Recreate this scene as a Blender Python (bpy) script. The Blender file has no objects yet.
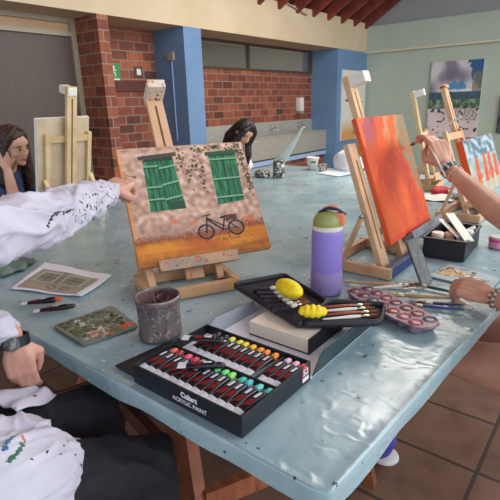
import bpy, bmesh, math, random
from mathutils import Vector, Matrix, noise
random.seed(7)
S = bpy.context.scene
COL = S.collection
V = Vector
PI = math.pi
F_PX, H = 466.56, 1.33
R3 = Matrix(((0.62073901, 0.25147888, -0.74259104), (-0.78349494, 0.1644055, -0.59925496), (-0.02861392, 0.95379726, 0.29908534)))

# ------------------------------------------------------------------ camera
cd = bpy.data.cameras.new('camera'); cam = bpy.data.objects.new('camera', cd); COL.objects.link(cam)
cd.sensor_fit = 'HORIZONTAL'; cd.sensor_width = 36; cd.lens = F_PX / 500 * 36; cd.clip_start = 0.02
cam.matrix_world = Matrix.Translation((0, 0, H)) @ R3.to_4x4()
S.camera = cam

# ------------------------------------------------------------------ helpers
def tag(o, label=None, cat=None, group=None, kind=None):
    if label: o['label'] = label
    if cat: o['category'] = cat
    if group: o['group'] = group
    if kind: o['kind'] = kind
    return o
def thing(name, label, cat, loc=(0, 0, 0), rotz=0, group=None):
    o = bpy.data.objects.new(name, None); COL.objects.link(o); o.empty_display_size = .05
    o.location = loc; o.rotation_euler = (0, 0, rotz)
    return tag(o, label, cat, group)
def obj(name, bm, m, parent=None, smooth=False, sharp=None):
    me = bpy.data.meshes.new(name)
    if isinstance(bm, bmesh.types.BMesh):
        bmesh.ops.recalc_face_normals(bm, faces=bm.faces)
        bm.to_mesh(me); bm.free()
    else:
        me.from_pydata([tuple(v) for v in bm[0]], [], bm[1])
    o = bpy.data.objects.new(name, me); COL.objects.link(o)
    for mm in (m if isinstance(m, (list, tuple)) else [m]): me.materials.append(mm)
    if smooth:
        for p in me.polygons: p.use_smooth = True
    if sharp is not None:
        me.set_sharp_from_angle(angle=math.radians(sharp))
    if parent: o.parent = parent
    return o
def struct(name, bm, m, smooth=False, label=None):
    o = obj(name, bm, m, None, smooth); o['kind'] = 'structure'
    if label: o['label'] = label
    return o
def dup_tree(o, parent=None):
    c = o.copy(); COL.objects.link(c)
    if parent: c.parent = parent
    for ch in [x for x in bpy.data.objects if x.parent == o and x != c]: dup_tree(ch, c)
    return c
def BM(): return bmesh.new()
def box(bm, lo, hi, mtx=None, bev=0, mi=0):
    r = bmesh.ops.create_cube(bm, size=1)
    vs = r['verts']
    lo = V(lo); hi = V(hi); c = (lo + hi) / 2; s = hi - lo
    for v in vs: v.co = V((v.co.x * s.x + c.x, v.co.y * s.y + c.y, v.co.z * s.z + c.z))
    if bev > 0:
        es = list({e for v in vs for e in v.link_edges})
        g = bmesh.ops.bevel(bm, geom=es, offset=bev, segments=2, affect='EDGES', profile=.7)
        vs = list({v for f in g['faces'] for v in f.verts} | {v for v in vs if v.is_valid})
    if mtx is not None:
        for v in vs: v.co = mtx @ v.co
    if mi:
        for f in {f for v in vs for f in v.link_faces}: f.material_index = mi
    return vs
def bar(bm, a, b, w, t, up=(0, 0, 1), bev=0, mi=0):
    a = V(a); b = V(b); d = (b - a); L = d.length; z = d.normalized()
    x = z.cross(V(up))
    if x.length < 1e-4: x = z.cross(V((1, 0, 0)))
    x.normalize(); y = z.cross(x)
    M = Matrix((x, y, z)).transposed().to_4x4(); M.translation = a
    return box(bm, (-w / 2, -t / 2, 0), (w / 2, t / 2, L), M, bev, mi)
def sweep(pts, rad, seg=12, caps=3, flat=1.0, flatdir=None):
    """closed tube through points with radii and rounded ends -> (verts, faces)"""
    pts = [V(p) for p in pts]
    if not isinstance(rad, (list, tuple)): rad = [rad] * len(pts)
    P = []; Rr = []
    d0 = (pts[0] - pts[1]).normalized(); d1 = (pts[-1] - pts[-2]).normalized()
    for k in range(caps, 0, -1):
        a = k / (caps + .35) * PI / 2
        P.append(pts[0] + d0 * rad[0] * math.sin(a)); Rr.append(rad[0] * math.cos(a))
    P += pts; Rr += list(rad)
    for k in range(1, caps + 1):
        a = k / (caps + .35) * PI / 2
        P.append(pts[-1] + d1 * rad[-1] * math.sin(a)); Rr.append(rad[-1] * math.cos(a))
    n = len(P); vs = []; fs = []
    prev = None
    for i in range(n):
        d = (P[min(i + 1, n - 1)] - P[max(i - 1, 0)]).normalized()
        if prev is None:
            x = d.cross(V(flatdir) if flatdir else V((0.3, 0.2, 1)))
            if x.length < 1e-3: x = d.cross(V((1, 0, 0)))
        else: x = prev - d * prev.dot(d)
        x.normalize(); prev = x; y = d.cross(x)
        for k in range(seg):
            a = 2 * PI * k / seg
            vs.append(P[i] + (x * math.cos(a) + y * math.sin(a) * flat) * Rr[i])
    for i in range(n - 1):
        for k in range(seg):
            k2 = (k + 1) % seg
            fs.append((i * seg + k, i * seg + k2, (i + 1) * seg + k2, (i + 1) * seg + k))
    fs.append(tuple(range(seg))[::-1]); fs.append(tuple((n - 1) * seg + k for k in range(seg)))
    return vs, fs
def ell(c, r, M=None, seg=20, rings=12):
    vs = []; fs = []
    for i in range(rings + 1):
        a = PI * (i + (0.02 if i == 0 else (-0.02 if i == rings else 0))) / rings
        for k in range(seg):
            b = 2 * PI * k / seg
            p = V((math.sin(a) * math.cos(b) * r[0], math.sin(a) * math.sin(b) * r[1], math.cos(a) * r[2]))
            vs.append((M @ p if M is not None else p) + V(c))
    for i in range(rings):
        for k in range(seg):
            k2 = (k + 1) % seg
            fs.append((i * seg + k, (i + 1) * seg + k, (i + 1) * seg + k2, i * seg + k2))
    fs.append(tuple(range(seg))); fs.append(tuple(rings * seg + k for k in range(seg))[::-1])
    return vs, fs
def merge(parts):
    vs = []; fs = []
    for a, b in parts:
        o = len(vs); vs += list(a); fs += [tuple(i + o for i in f) for f in b]
    return vs, fs
def tr(part, M): return [M @ V(v) for v in part[0]], part[1]
def fuse(name, parts, m, parent, voxel=.006, sm=4, wrinkle=0, wscale=.08, folds=0, fs_=(9, 9, 9)):
    o = obj(name, merge(parts), m, None)
    mo = o.modifiers.new('r', 'REMESH'); mo.mode = 'VOXEL'; mo.voxel_size = voxel; mo.use_smooth_shade = True
    ms = o.modifiers.new('s', 'SMOOTH'); ms.iterations = sm; ms.factor = .5
    if wrinkle:
        for k, (st, sc) in enumerate(((wrinkle, wscale), (wrinkle * .45, wscale * .4))):
            t = bpy.data.textures.new('folds', 'CLOUDS'); t.noise_scale = sc; t.noise_depth = 1
            md = o.modifiers.new('d', 'DISPLACE'); md.texture = t; md.strength = st; md.mid_level = .5; md.texture_coords = 'LOCAL'
    dg = bpy.context.evaluated_depsgraph_get()
    me = bpy.data.meshes.new_from_object(o.evaluated_get(dg)); o.modifiers.clear(); o.data = me
    if folds:
        ds = []
        for v in me.vertices:
            p = V((v.co.x * fs_[0], v.co.y * fs_[1], v.co.z * fs_[2])); p += V((noise.noise(p * .7), noise.noise(p * .7 + V((5, 1, 2))), 0)) * .8
            a_ = (1 - abs(noise.noise(p)) * 2.2); b_ = (1 - abs(noise.noise(p * 2.1 + V((3, 3, 3)))) * 2.2)
            ds.append(v.normal * folds * (max(0, a_) ** 3 + .4 * max(0, b_) ** 3 - .35))
        for v, d_ in zip(me.vertices, ds): v.co += d_
    for p in me.polygons: p.use_smooth = True
    if parent: o.parent = parent
    return o
def lathe(prof, seg=40, c=(0, 0, 0), close=True):
    vs = []; fs = []; n = len(prof)
    for r, z in prof:
        for k in range(seg):
            a = 2 * PI * k / seg; vs.append(V((c[0] + r * math.cos(a), c[1] + r * math.sin(a), c[2] + z)))
    for i in range(n - 1):
        for k in range(seg):
            k2 = (k + 1) % seg
            fs.append((i * seg + k, i * seg + k2, (i + 1) * seg + k2, (i + 1) * seg + k))
    if close: fs.append(tuple(range(seg))[::-1]); fs.append(tuple((n - 1) * seg + k for k in range(seg)))
    return vs, fs
def prism(bm, poly, z0, z1, bev=0):
    lo = [bm.verts.new((p[0], p[1], z0)) for p in poly]; hi = [bm.verts.new((p[0], p[1], z1)) for p in poly]
    bm.faces.new(lo[::-1]); t = bm.faces.new(hi); n = len(poly)
    for i in range(n): bm.faces.new((lo[i], lo[(i + 1) % n], hi[(i + 1) % n], hi[i]))
    if bev: bmesh.ops.bevel(bm, geom=list(t.edges), offset=bev, segments=2, affect='EDGES')
def sheet(name, corners, m, parent=None, nx=24, ny=24, dz=lambda u, v: 0, thick=.0006, smooth=True, hole=None):
    """bilinear sheet over four corners (u along 0->1, v along 0->3) with relief and thickness"""
    a, b, c, d = [V(p) for p in corners]; vs = []; fs = []
    for j in range(ny + 1):
        for i in range(nx + 1):
            u = i / nx; v = j / ny
            p = (a * (1 - u) + b * u) * (1 - v) + (d * (1 - u) + c * u) * v
            q = dz(u, v)
            if isinstance(q, (int, float)): q = (0, 0, q)
            vs.append(p + V(q))
    for j in range(ny):
        for i in range(nx):
            k = j * (nx + 1) + i; fs.append((k, k + 1, k + nx + 2, k + nx + 1))
    o = obj(name, (vs, fs), m, parent, smooth)
    md = o.modifiers.new('solid', 'SOLIDIFY'); md.thickness = thick; md.offset = 1
    return o
def ns(x, y, z=0, s=1.0): return noise.noise(V((x * s, y * s, z)))

# ------------------------------------------------------------------ materials
def lin(c):
    c = c / 255
    return c / 12.92 if c <= .04045 else ((c + .055) / 1.055) ** 2.4
def rgb(c): return (lin(c[0]), lin(c[1]), lin(c[2]), 1)
def mat(name, c, rough=.6, metal=0, c2=None, scale=12, bump=0, bscale=40, stretch=None, spec=.5, coat=0, detail=4, lo=.35, hi=.65, trans=0, coords='Object'):
    m = bpy.data.materials.new(name); m.use_nodes = True; nt = m.node_tree; N = nt.nodes; L = nt.links
    b = N['Principled BSDF']; b.inputs['Roughness'].default_value = rough; b.inputs['Metallic'].default_value = metal
    b.inputs['Base Color'].default_value = rgb(c); b.inputs['Specular IOR Level'].default_value = spec
    b.inputs['Coat Weight'].default_value = coat; b.inputs['Transmission Weight'].default_value = trans
    tc = N.new('ShaderNodeTexCoord'); mp = N.new('ShaderNodeMapping'); L.new(tc.outputs[coords], mp.inputs[0])
    if stretch: mp.inputs['Scale'].default_value = stretch
    if c2:
        n = N.new('ShaderNodeTexNoise'); n.inputs['Scale'].default_value = scale; n.inputs['Detail'].default_value = detail
        L.new(mp.outputs[0], n.inputs['Vector'])
        r = N.new('ShaderNodeValToRGB'); r.color_ramp.elements[0].position = lo; r.color_ramp.elements[1].position = hi
        r.color_ramp.elements[0].color = rgb(c); r.color_ramp.elements[1].color = rgb(c2)
        L.new(n.outputs['Fac'], r.inputs[0]); L.new(r.outputs[0], b.inputs['Base Color'])
    if bump:
        n = N.new('ShaderNodeTexNoise'); n.inputs['Scale'].default_value = bscale; L.new(mp.outputs[0], n.inputs['Vector'])
        bp = N.new('ShaderNodeBump'); bp.inputs['Strength'].default_value = bump; bp.inputs['Distance'].default_value = .01
        L.new(n.outputs['Fac'], bp.inputs['Height']); L.new(bp.outputs[0], b.inputs['Normal'])
    return m
def specks(m, cols, scale=30, thr=.06, zone=.5):
    """scattered paint marks, and painted glints on the table cover, with their own shapes mixed over the base colour"""
    nt = m.node_tree; N = nt.nodes; L = nt.links; b = N['Principled BSDF']
    tc = N.new('ShaderNodeTexCoord')
    for i, c in enumerate(cols):
        mp = N.new('ShaderNodeMapping'); mp.inputs['Location'].default_value = (3.1 * i + 1, 1.7 * i, 5.3 * i); L.new(tc.outputs['Object'], mp.inputs[0])
        nn = N.new('ShaderNodeTexNoise'); nn.inputs['Scale'].default_value = scale * (1 + .3 * i); nn.inputs['Detail'].default_value = 3; L.new(mp.outputs[0], nn.inputs[0])
        n2 = N.new('ShaderNodeTexNoise'); n2.inputs['Scale'].default_value = scale * .16; n2.inputs['Detail'].default_value = 1; L.new(mp.outputs[0], n2.inputs[0])
        a = N.new('ShaderNodeMath'); a.operation = 'GREATER_THAN'; a.inputs[1].default_value = .72 - thr; L.new(nn.outputs['Fac'], a.inputs[0])
        z = N.new('ShaderNodeMath'); z.operation = 'GREATER_THAN'; z.inputs[1].default_value = zone; L.new(n2.outputs['Fac'], z.inputs[0])
        q = N.new('ShaderNodeMath'); q.operation = 'MULTIPLY'; L.new(a.outputs[0], q.inputs[0]); L.new(z.outputs[0], q.inputs[1])
        mx = N.new('ShaderNodeMix'); mx.data_type = 'RGBA'; mx.inputs[7].default_value = rgb(c)
        src = b.inputs['Base Color']
        if src.is_linked: L.new(src.links[0].from_socket, mx.inputs[6])
        else: mx.inputs[6].default_value = src.default_value
        L.new(q.outputs[0], mx.inputs[0]); L.new(mx.outputs[2], b.inputs['Base Color'])
    return m
def vmat(name, rough=.7, bump=.3, attr='paint'):
    m = bpy.data.materials.new(name); m.use_nodes = True; N = m.node_tree.nodes; L = m.node_tree.links; b = N['Principled BSDF']
    a = N.new('ShaderNodeVertexColor'); a.layer_name = attr; L.new(a.outputs[0], b.inputs['Base Color']); b.inputs['Roughness'].default_value = rough
    n = N.new('ShaderNodeTexNoise'); n.inputs['Scale'].default_value = 120; tc = N.new('ShaderNodeTexCoord'); L.new(tc.outputs['Object'], n.inputs[0])
    bp = N.new('ShaderNodeBump'); bp.inputs['Strength'].default_value = bump; bp.inputs['Distance'].default_value = .003
    L.new(n.outputs['Fac'], bp.inputs['Height']); L.new(bp.outputs[0], b.inputs['Normal'])
    return m
def brickmat(name, cols, mortar, w, h, msize=.008, flat=False, rough=.75, off=.5, loc=(0, 0, 0)):
    m = bpy.data.materials.new(name); m.use_nodes = True; N = m.node_tree.nodes; L = m.node_tree.links; b = N['Principled BSDF']
    g = N.new('ShaderNodeNewGeometry'); s = N.new('ShaderNodeSeparateXYZ'); L.new(g.outputs['Position'], s.inputs[0])
    c = N.new('ShaderNodeCombineXYZ')
    if flat: L.new(s.outputs[0], c.inputs[0]); L.new(s.outputs[1], c.inputs[1])
    else:
        a = N.new('ShaderNodeMath'); a.operation = 'ADD'; L.new(s.outputs[0], a.inputs[0]); L.new(s.outputs[1], a.inputs[1])
        L.new(a.outputs[0], c.inputs[0]); L.new(s.outputs[2], c.inputs[1])
    mp = N.new('ShaderNodeMapping'); mp.inputs['Location'].default_value = loc; L.new(c.outputs[0], mp.inputs[0])
    t = N.new('ShaderNodeTexBrick'); L.new(mp.outputs[0], t.inputs['Vector']); t.offset = off
    t.inputs['Color1'].default_value = (0, 0, 0, 1); t.inputs['Color2'].default_value = (1, 1, 1, 1); t.inputs['Mortar'].default_value = (.5, .5, .5, 1)
    t.inputs['Scale'].default_value = 1; t.inputs['Mortar Size'].default_value = msize; t.inputs['Mortar Smooth'].default_value = .1
    t.inputs['Brick Width'].default_value = w; t.inputs['Row Height'].default_value = h; t.inputs['Bias'].default_value = 0
    r = N.new('ShaderNodeValToRGB'); L.new(t.outputs['Color'], r.inputs[0])
    for i in range(len(cols) - 2): r.color_ramp.elements.new(.5)
    for i, cc in enumerate(cols): r.color_ramp.elements[i].position = i / (len(cols) - 1); r.color_ramp.elements[i].color = rgb(cc)
    n = N.new('ShaderNodeTexNoise'); n.inputs['Scale'].default_value = 9; n.inputs['Detail'].default_value = 5; L.new(g.outputs['Position'], n.inputs[0])
    mx0 = N.new('ShaderNodeMix'); mx0.data_type = 'RGBA'; mx0.blend_type = 'MULTIPLY'; mx0.inputs[0].default_value = .55
    r2 = N.new('ShaderNodeValToRGB'); r2.color_ramp.elements[0].position = .3; r2.color_ramp.elements[0].color = (.45, .42, .42, 1); r2.color_ramp.elements[1].position = .6; L.new(n.outputs['Fac'], r2.inputs[0])
    L.new(r.outputs[0], mx0.inputs[6]); L.new(r2.outputs[0], mx0.inputs[7])
    mx = N.new('ShaderNodeMix'); mx.data_type = 'RGBA'; mx.inputs[7].default_value = rgb(mortar)
    L.new(t.outputs['Fac'], mx.inputs[0]); L.new(mx0.outputs[2], mx.inputs[6]); L.new(mx.outputs[2], b.inputs['Base Color'])
    b.inputs['Roughness'].default_value = rough
    bp = N.new('ShaderNodeBump'); bp.invert = True; bp.inputs['Strength'].default_value = .5; bp.inputs['Distance'].default_value = .006
    L.new(t.outputs['Fac'], bp.inputs['Height']); L.new(bp.outputs[0], b.inputs['Normal'])
    return m

M = {}
M['green_wall'] = mat('green_wall', (176, 190, 174), .7, c2=(170, 184, 170), scale=2)
M['gable'] = mat('grey_gable', (148, 152, 150), .8)
M['cream'] = mat('cream_paint', (208, 188, 158), .7, c2=(200, 180, 148), scale=3)
M['blue'] = mat('blue_paint', (110, 142, 178), .6, c2=(102, 134, 170), scale=3)
M['brick'] = brickmat('red_brick', [(92, 52, 44), (144, 78, 58), (128, 68, 52), (166, 96, 66), (112, 58, 48)], (150, 124, 106), .22, .103, .006)
M['floor'] = brickmat('terracotta_tiles', [(132, 100, 84), (142, 108, 90), (124, 94, 80)], (84, 70, 62), .33, .33, .008, True, .45, 0, (.05, .085, 0))
M['rafter'] = mat('red_stained_wood', (132, 58, 48), .6, c2=(104, 44, 38), scale=6)
M['door'] = mat('brown_laminate', (86, 72, 66), .55, c2=(76, 64, 58), scale=6, stretch=(14, 14, .6))
M['alu'] = mat('beige_metal', (160, 146, 126), .5)
M['alu_dark'] = mat('brown_metal', (74, 62, 54), .5)
M['tan'] = mat('tan_panel', (190, 150, 112), .6, c2=(200, 168, 130), scale=2)
M['steel'] = mat('brushed_steel', (176, 172, 164), .42, .35, c2=(192, 186, 176), scale=5, stretch=(1, 1, 12))
M['bluestrip'] = mat('pale_blue_paint', (158, 184, 222), .6)
M['pine'] = mat('pine_wood', (214, 176, 138), .6, c2=(190, 144, 104), scale=9, stretch=(1, 1, 1), bump=.1)
M['pine_light'] = mat('pale_pine_wood', (216, 190, 146), .6, c2=(196, 166, 120), scale=9)
M['slot_shadow'] = mat('slot_shadow_wood', (110, 70, 44), .8)  # shade inside the easel slots, put into the colour of flat strips
M['oak'] = mat('trestle_wood', (156, 92, 60), .55, c2=(120, 66, 44), scale=5, stretch=(8, 8, 1))
M['oak_dark'] = mat('dark_trestle_wood', (92, 52, 40), .55, c2=(72, 40, 32), scale=5, stretch=(8, 8, 1))
M['white'] = mat('white_plastic', (226, 218, 208), .5)
M['paper'] = mat('white_paper', (232, 234, 242), .7)
M['black'] = mat('black_plastic', (26, 27, 34), .45)
M['blackcard'] = mat('black_card', (20, 26, 33), .36, c2=(24, 34, 40), scale=4)
M['blackfab'] = mat('black_fabric', (26, 26, 36), .8, bump=.2, bscale=300)
M['elastic'] = mat('black_elastic', (34, 34, 44), .55)
M['chrome'] = mat('chrome', (200, 200, 200), .2, 1)
M['screw'] = mat('zinc', (150, 150, 146), .35, .9)
M['yellow'] = mat('yellow_sponge', (252, 228, 34), .5, c2=(244, 208, 20), scale=60, bump=.15, bscale=150)
M['lav'] = mat('lavender_enamel', (142, 126, 208), .45)
M['boot'] = mat('mauve_silicone', (150, 130, 186), .65)
M['olive'] = mat('olive_plastic', (150, 156, 92), .45)
M['orangepl'] = mat('peach_plastic', (226, 140, 96), .45)
M['navy'] = mat('navy_plastic', (30, 38, 74), .4)
M['skin'] = mat('skin', (206, 156, 138), .55, c2=(194, 138, 120), scale=14)
M['skin2'] = mat('skin_warm', (216, 168, 146), .55, c2=(202, 148, 126), scale=14)
M['skin3'] = mat('skin_tan', (206, 156, 132), .55, c2=(192, 140, 116), scale=14)
M['hair'] = mat('dark_brown_hair', (44, 30, 26), .45, c2=(70, 48, 38), scale=30, stretch=(6, 6, .6), bump=.4, bscale=60)
M['hairb'] = mat('black_hair', (24, 20, 22), .45, c2=(40, 34, 36), scale=30, stretch=(6, 6, .6), bump=.4, bscale=60)
M['smock'] = specks(mat('white_smock_cotton', (202, 200, 214), .85, c2=(190, 188, 204), scale=10, bump=.3, bscale=14), [(78, 82, 78)], 60, .03, .58)
M['trousers'] = mat('black_denim', (20, 22, 30), .8, c2=(26, 28, 36), scale=40, bump=.3, bscale=20)
M['denim'] = mat('blue_shirt', (44, 64, 104), .8, c2=(36, 52, 88), scale=12)
M['shirtw'] = mat('white_shirt', (222, 222, 226), .85)
M['shorts'] = mat('maroon_cloth', (74, 30, 34), .85)
M['lips'] = mat('lips', (176, 84, 84), .5)
M['eye'] = mat('eye_white', (222, 214, 208), .3)
M['iris'] = mat('brown_iris', (44, 26, 18), .25)
M['brow'] = mat('brow_hair', (60, 40, 32), .8)
M['purple'] = mat('purple_shoe_cloth', (84, 72, 168), .7)
M['sole'] = mat('pale_rubber', (226, 222, 216), .6)
M['sock'] = mat('white_sock', (214, 206, 222), .85)
M['red'] = mat('red_cloth', (176, 34, 48), .7)
M['blue_tray'] = mat('navy_blue_paint', (30, 52, 110), .5)
M['greyledge'] = mat('grey_paint_ledge', (128, 132, 140), .5, c2=(100, 106, 116), scale=30)
M['canvas_raw'] = mat('unbleached_canvas', (206, 186, 158), .85, c2=(190, 168, 138), scale=10, bump=.2, bscale=200)
M['canvas_white'] = mat('primed_canvas', (226, 230, 226), .7)
M['pink'] = mat('pink_plastic', (222, 70, 150), .4)
M['creampages'] = mat('cream_page_edges', (234, 222, 206), .8, c2=(222, 208, 190), scale=8, stretch=(1, 1, 30))
M['brush_h'] = mat('brush_handle_wood', (196, 160, 120), .4, c2=(170, 130, 90), scale=10)
M['bristle'] = mat('bristles', (120, 70, 40), .8)
M['ferrule'] = mat('ferrule_metal', (190, 180, 160), .25, .9)
M['clear'] = mat('cloudy_plastic', (214, 222, 214), .35, trans=.35)
M['tin'] = specks(mat('paint_stained_tin', (118, 112, 108), .5, .35, c2=(112, 88, 88), scale=16), [(108, 70, 74), (98, 106, 118), (150, 146, 142)], 60, .13, .42)
M['tin_in'] = specks(mat('tin_inside', (66, 50, 52), .6, c2=(120, 84, 84), scale=30, stretch=(1, 1, .2)), [(150, 120, 120), (90, 30, 40)], 50, .14, .4)
M['mud'] = mat('dirty_water', (52, 38, 42), .15)
M['screen'] = mat('phone_glass', (86, 92, 90), .12, c2=(118, 120, 108), scale=40)

# plastic table cover
def plastic_cover():
    m = mat('pale_blue_plastic_sheet', (134, 165, 173), .24, c2=(166, 190, 198), scale=5, spec=.6, lo=.3, hi=.7)
    nt = m.node_tree; N = nt.nodes; L = nt.links; b = N['Principled BSDF']
    tc = N.new('ShaderNodeTexCoord')
    h = None
    for sc, st, dist, mpS, ty in ((4, .25, .02, (1, 1, 1), 'FBM'), (8, .20, .008, (1, 1.8, 1), 'RIDGED_MULTIFRACTAL'), (20, .30, .006, (1.5, 1, 1), 'RIDGED_MULTIFRACTAL')):
        mp = N.new('ShaderNodeMapping'); mp.inputs['Scale'].default_value = mpS; mp.inputs['Rotation'].default_value = (0, 0, sc * .3); L.new(tc.outputs['Object'], mp.inputs[0])
        n = N.new('ShaderNodeTexNoise'); n.noise_type = ty; n.inputs['Scale'].default_value = sc; n.inputs['Detail'].default_value = 3; n.inputs['Distortion'].default_value = .8; L.new(mp.outputs[0], n.inputs[0])
        bp = N.new('ShaderNodeBump'); bp.inputs['Strength'].default_value = st; bp.inputs['Distance'].default_value = dist
        L.new(n.outputs['Fac'], bp.inputs['Height'])
        if h: L.new(h.outputs[0], bp.inputs['Normal'])
        h = bp
    rn = N.new('ShaderNodeTexNoise'); rn.inputs['Scale'].default_value = 6; rn.inputs['Detail'].default_value = 4; L.new(tc.outputs['Object'], rn.inputs[0])
    rm = N.new('ShaderNodeMapRange'); rm.inputs[1].default_value = .35; rm.inputs[2].default_value = .65; rm.inputs[3].default_value = .10; rm.inputs[4].default_value = .36
    L.new(rn.outputs['Fac'], rm.inputs[0]); L.new(rm.outputs[0], b.inputs['Roughness'])
    L.new(h.outputs[0], b.inputs['Normal'])
    specks(m, [(92, 118, 126), (206, 216, 220), (70, 72, 88)], 30, .035, .55)  # pale specks are glints painted into the colour; darker ones are stains
    return m
M['cover'] = plastic_cover()

# ------------------------------------------------------------------ room shell
G, YF, YB, ZL = 8.98, 4.22, 4.75, 2.2
bm = BM(); box(bm, (-3, -4, -.1), (9.4, 5.2, 0)); struct('floor', bm, M['floor'])
# left long wall with its recesses (runs along +x)
bm = BM(); box(bm, (3.0, YB, 0), (4.13, YB + .2, ZL)); box(bm, (4.13, YB, 0), (G, YB + .2, 1.83)); struct('wall_back_brick', bm, M['brick'])
bm = BM(); box(bm, (2.985, YF, 0), (3.11, 4.95, ZL)); struct('wall_brick_pier', bm, M['brick'])
bm = BM(); box(bm, (4.13, YF, 0), (4.42, YB, ZL)); struct('wall_blue_pier_near', bm, M['blue'])
bm = BM(); box(bm, (7.82, YF, 0), (G, YB + .2, ZL)); struct('wall_blue_pier_far', bm, M['blue'])
bm = BM()  # cream lintel and the wall above it, with its soffit over the recesses
box(bm, (-3, YF, ZL), (G, YB + .3, 2.70)); struct('wall_upper_cream', bm, M['cream'])
# door recess
bm = BM(); box(bm, (-1.0, 4.63, 0), (2.985, 4.7, 2.03)); d1 = struct('door_1', bm, M['door'], label='brown laminate door panel left of the brick pier')
bm = BM(); box(bm, (2.93, 4.60, 0), (2.985, 4.64, 2.2)); box(bm, (-1, 4.6, 2.03), (2.93, 4.66, 2.075)); box(bm, (-1, 4.6, 2.155), (2.93, 4.66, 2.2))
obj('door_frame', bm, M['alu'], d1)
bm = BM(); box(bm, (-1, 4.64, 2.075), (2.93, 4.66, 2.155)); obj('transom_panel', bm, M['tan'], d1)
bm = BM(); box(bm, (-3, YF, 0), (-1.0, 4.9, ZL)); struct('wall_back_blue_end', bm, M['blue'])
# right end wall
bm = BM(); box(bm, (G, -4, 0), (G + .15, YF + .6, 2.2)); struct('wall_right', bm, M['green_wall'])
bm = BM(); box(bm, (G - .05, -4, 2.2), (G + .15, YF, 2.64)); struct('wall_right_band', bm, M['green_wall'])
bm = BM(); box(bm, (G - .065, -4, 2.175), (G, YF, 2.205)); struct('trim_1', bm, mat('pale_trim', (206, 202, 178), .6))
bm = BM(); box(bm, (G + .02, -4, 2.60), (G + .12, YF + .3, 8.2)); struct('wall_right_gable', bm, M['gable'])
# sloping ceiling with rafters
SL = .63
bm = BM(); bar(bm, (3, YF + .4, 2.78 - .4 * SL + .1), (3, -4, 2.78 + (YF + 4) * SL + .1), 12.4, .04, up=(0, 1, SL)); 
for v in bm.verts: pass
struct('ceiling', bm, M['rafter'])
x = 8.87; k = 0
while x > 3.4:
    bm = BM(); vs = [(x - .035, YF + .12, 2.60 - .12 * SL), (x - .035, -4, 2.60 + (YF + 4) * SL), (x - .035, -4, 2.78 + (YF + 4) * SL), (x - .035, YF + .12, 2.78 - .12 * SL)]
    a = [bm.verts.new(q) for q in vs]; b = [bm.verts.new((q[0] + .07, q[1], q[2])) for q in vs]
    bm.faces.new(a); bm.faces.new(b[::-1])
    for i in range(4): bm.faces.new((a[i], b[i], b[(i + 1) % 4], a[(i + 1) % 4]))
    o = obj('rafter', bm, M['rafter']); tag(o, kind='structure')
    x -= .47
# thin rod below the rafters
bm = BM(); me = sweep([(6.2, YF - .03, 2.70), (6.75, YF - .03, 2.60)], .012, 8); o = obj('ceiling_conduit', me, M['alu'], None, True); o['kind'] = 'structure'

# window strip above the sink
wf = BM()
for lo, hi in (((4.42, YB - .02, 1.815), (7.82, YB + .04, 1.845)), ((4.42, YB - .02, 2.165), (7.82, YB + .04, 2.2)), ((4.42, YB - .02, 1.845), (4.46, YB + .04, 2.165)), ((7.74, YB - .02, 1.845), (7.82, YB + .04, 2.165)), ((5.95, YB - .02, 1.845), (6.0, YB + .04, 2.165))): box(wf, lo, hi)
w1 = struct('window_1', wf, M['alu_dark'], label='long strip window above the sink')
bm = BM(); box(bm, (4.45, YB, 1.84), (7.75, YB + .008, 2.17)); gm = mat('window_glass', (200, 196, 186), .06, trans=.9)
obj('pane', bm, gm, w1)
bm = BM(); box(bm, (4.0, 6.6, 1.0), (11.4, 6.7, 3.4)); box(bm, (4.0, YB + .3, 3.0), (11.4, 6.6, 3.1)); struct('wall_beyond_window', bm, mat('hall_wall', (150, 140, 128), .8))

# ceiling lamp seen through the strip window
t = thing('ceiling_lamp', 'round glowing ceiling lamp seen through the strip window above the sink', 'lamp', (7.62, 5.6, 2.36))
lm = mat('lamp_glow', (255, 236, 200), .5); lm.node_tree.nodes['Principled BSDF'].inputs['Emission Color'].default_value = rgb((255, 236, 200)); lm.node_tree.nodes['Principled BSDF'].inputs['Emission Strength'].default_value = 2.0
obj('diffuser', lathe([(.0, 0), (.09, .004), (.1, .02), (.1, .03)], 24), lm, t, True)
bm = BM(); me = lathe([(.10, .015), (.115, .02), (.115, .64), (.0, .64)], 24); obj('lamp_housing', me, M['white'], t, True)

# ------------------------------------------------------------------ sink wall things
t = thing('sink', 'long stainless steel trough sink along the brick wall between the blue piers', 'sink', (4.42, 4.42, 0))
bm = BM(); Ls = 3.4; Dp = .33
box(bm, (0, 0, .47), (Ls, .02, .83), bev=.004); box(bm, (0, Dp - .02, .5), (Ls, Dp, .83)); box(bm, (0, 0, .47), (Ls, Dp, .49)); box(bm, (0, .02, .49), (.02, Dp, .83)); box(bm, (Ls - .02, .02, .49), (Ls, Dp, .83)); box(bm, (0, -.012, .815), (Ls, .03, .835), bev=.003)
obj('basin', bm, M['steel'], t)
bm = BM(); box(bm, (0, Dp - .015, .83), (Ls, Dp - .002, 1.03)); obj('splashback', bm, M['steel'], t)
bm = BM(); box(bm, (0, -.005, .40), (Ls, Dp - .01, .465)); obj('support_ledge', bm, M['bluestrip'], t)
bm = BM(); box(bm, (0, .06, 0), (Ls, Dp - .01, .40)); obj('brick_plinth', bm, M['brick'], t)
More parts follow.
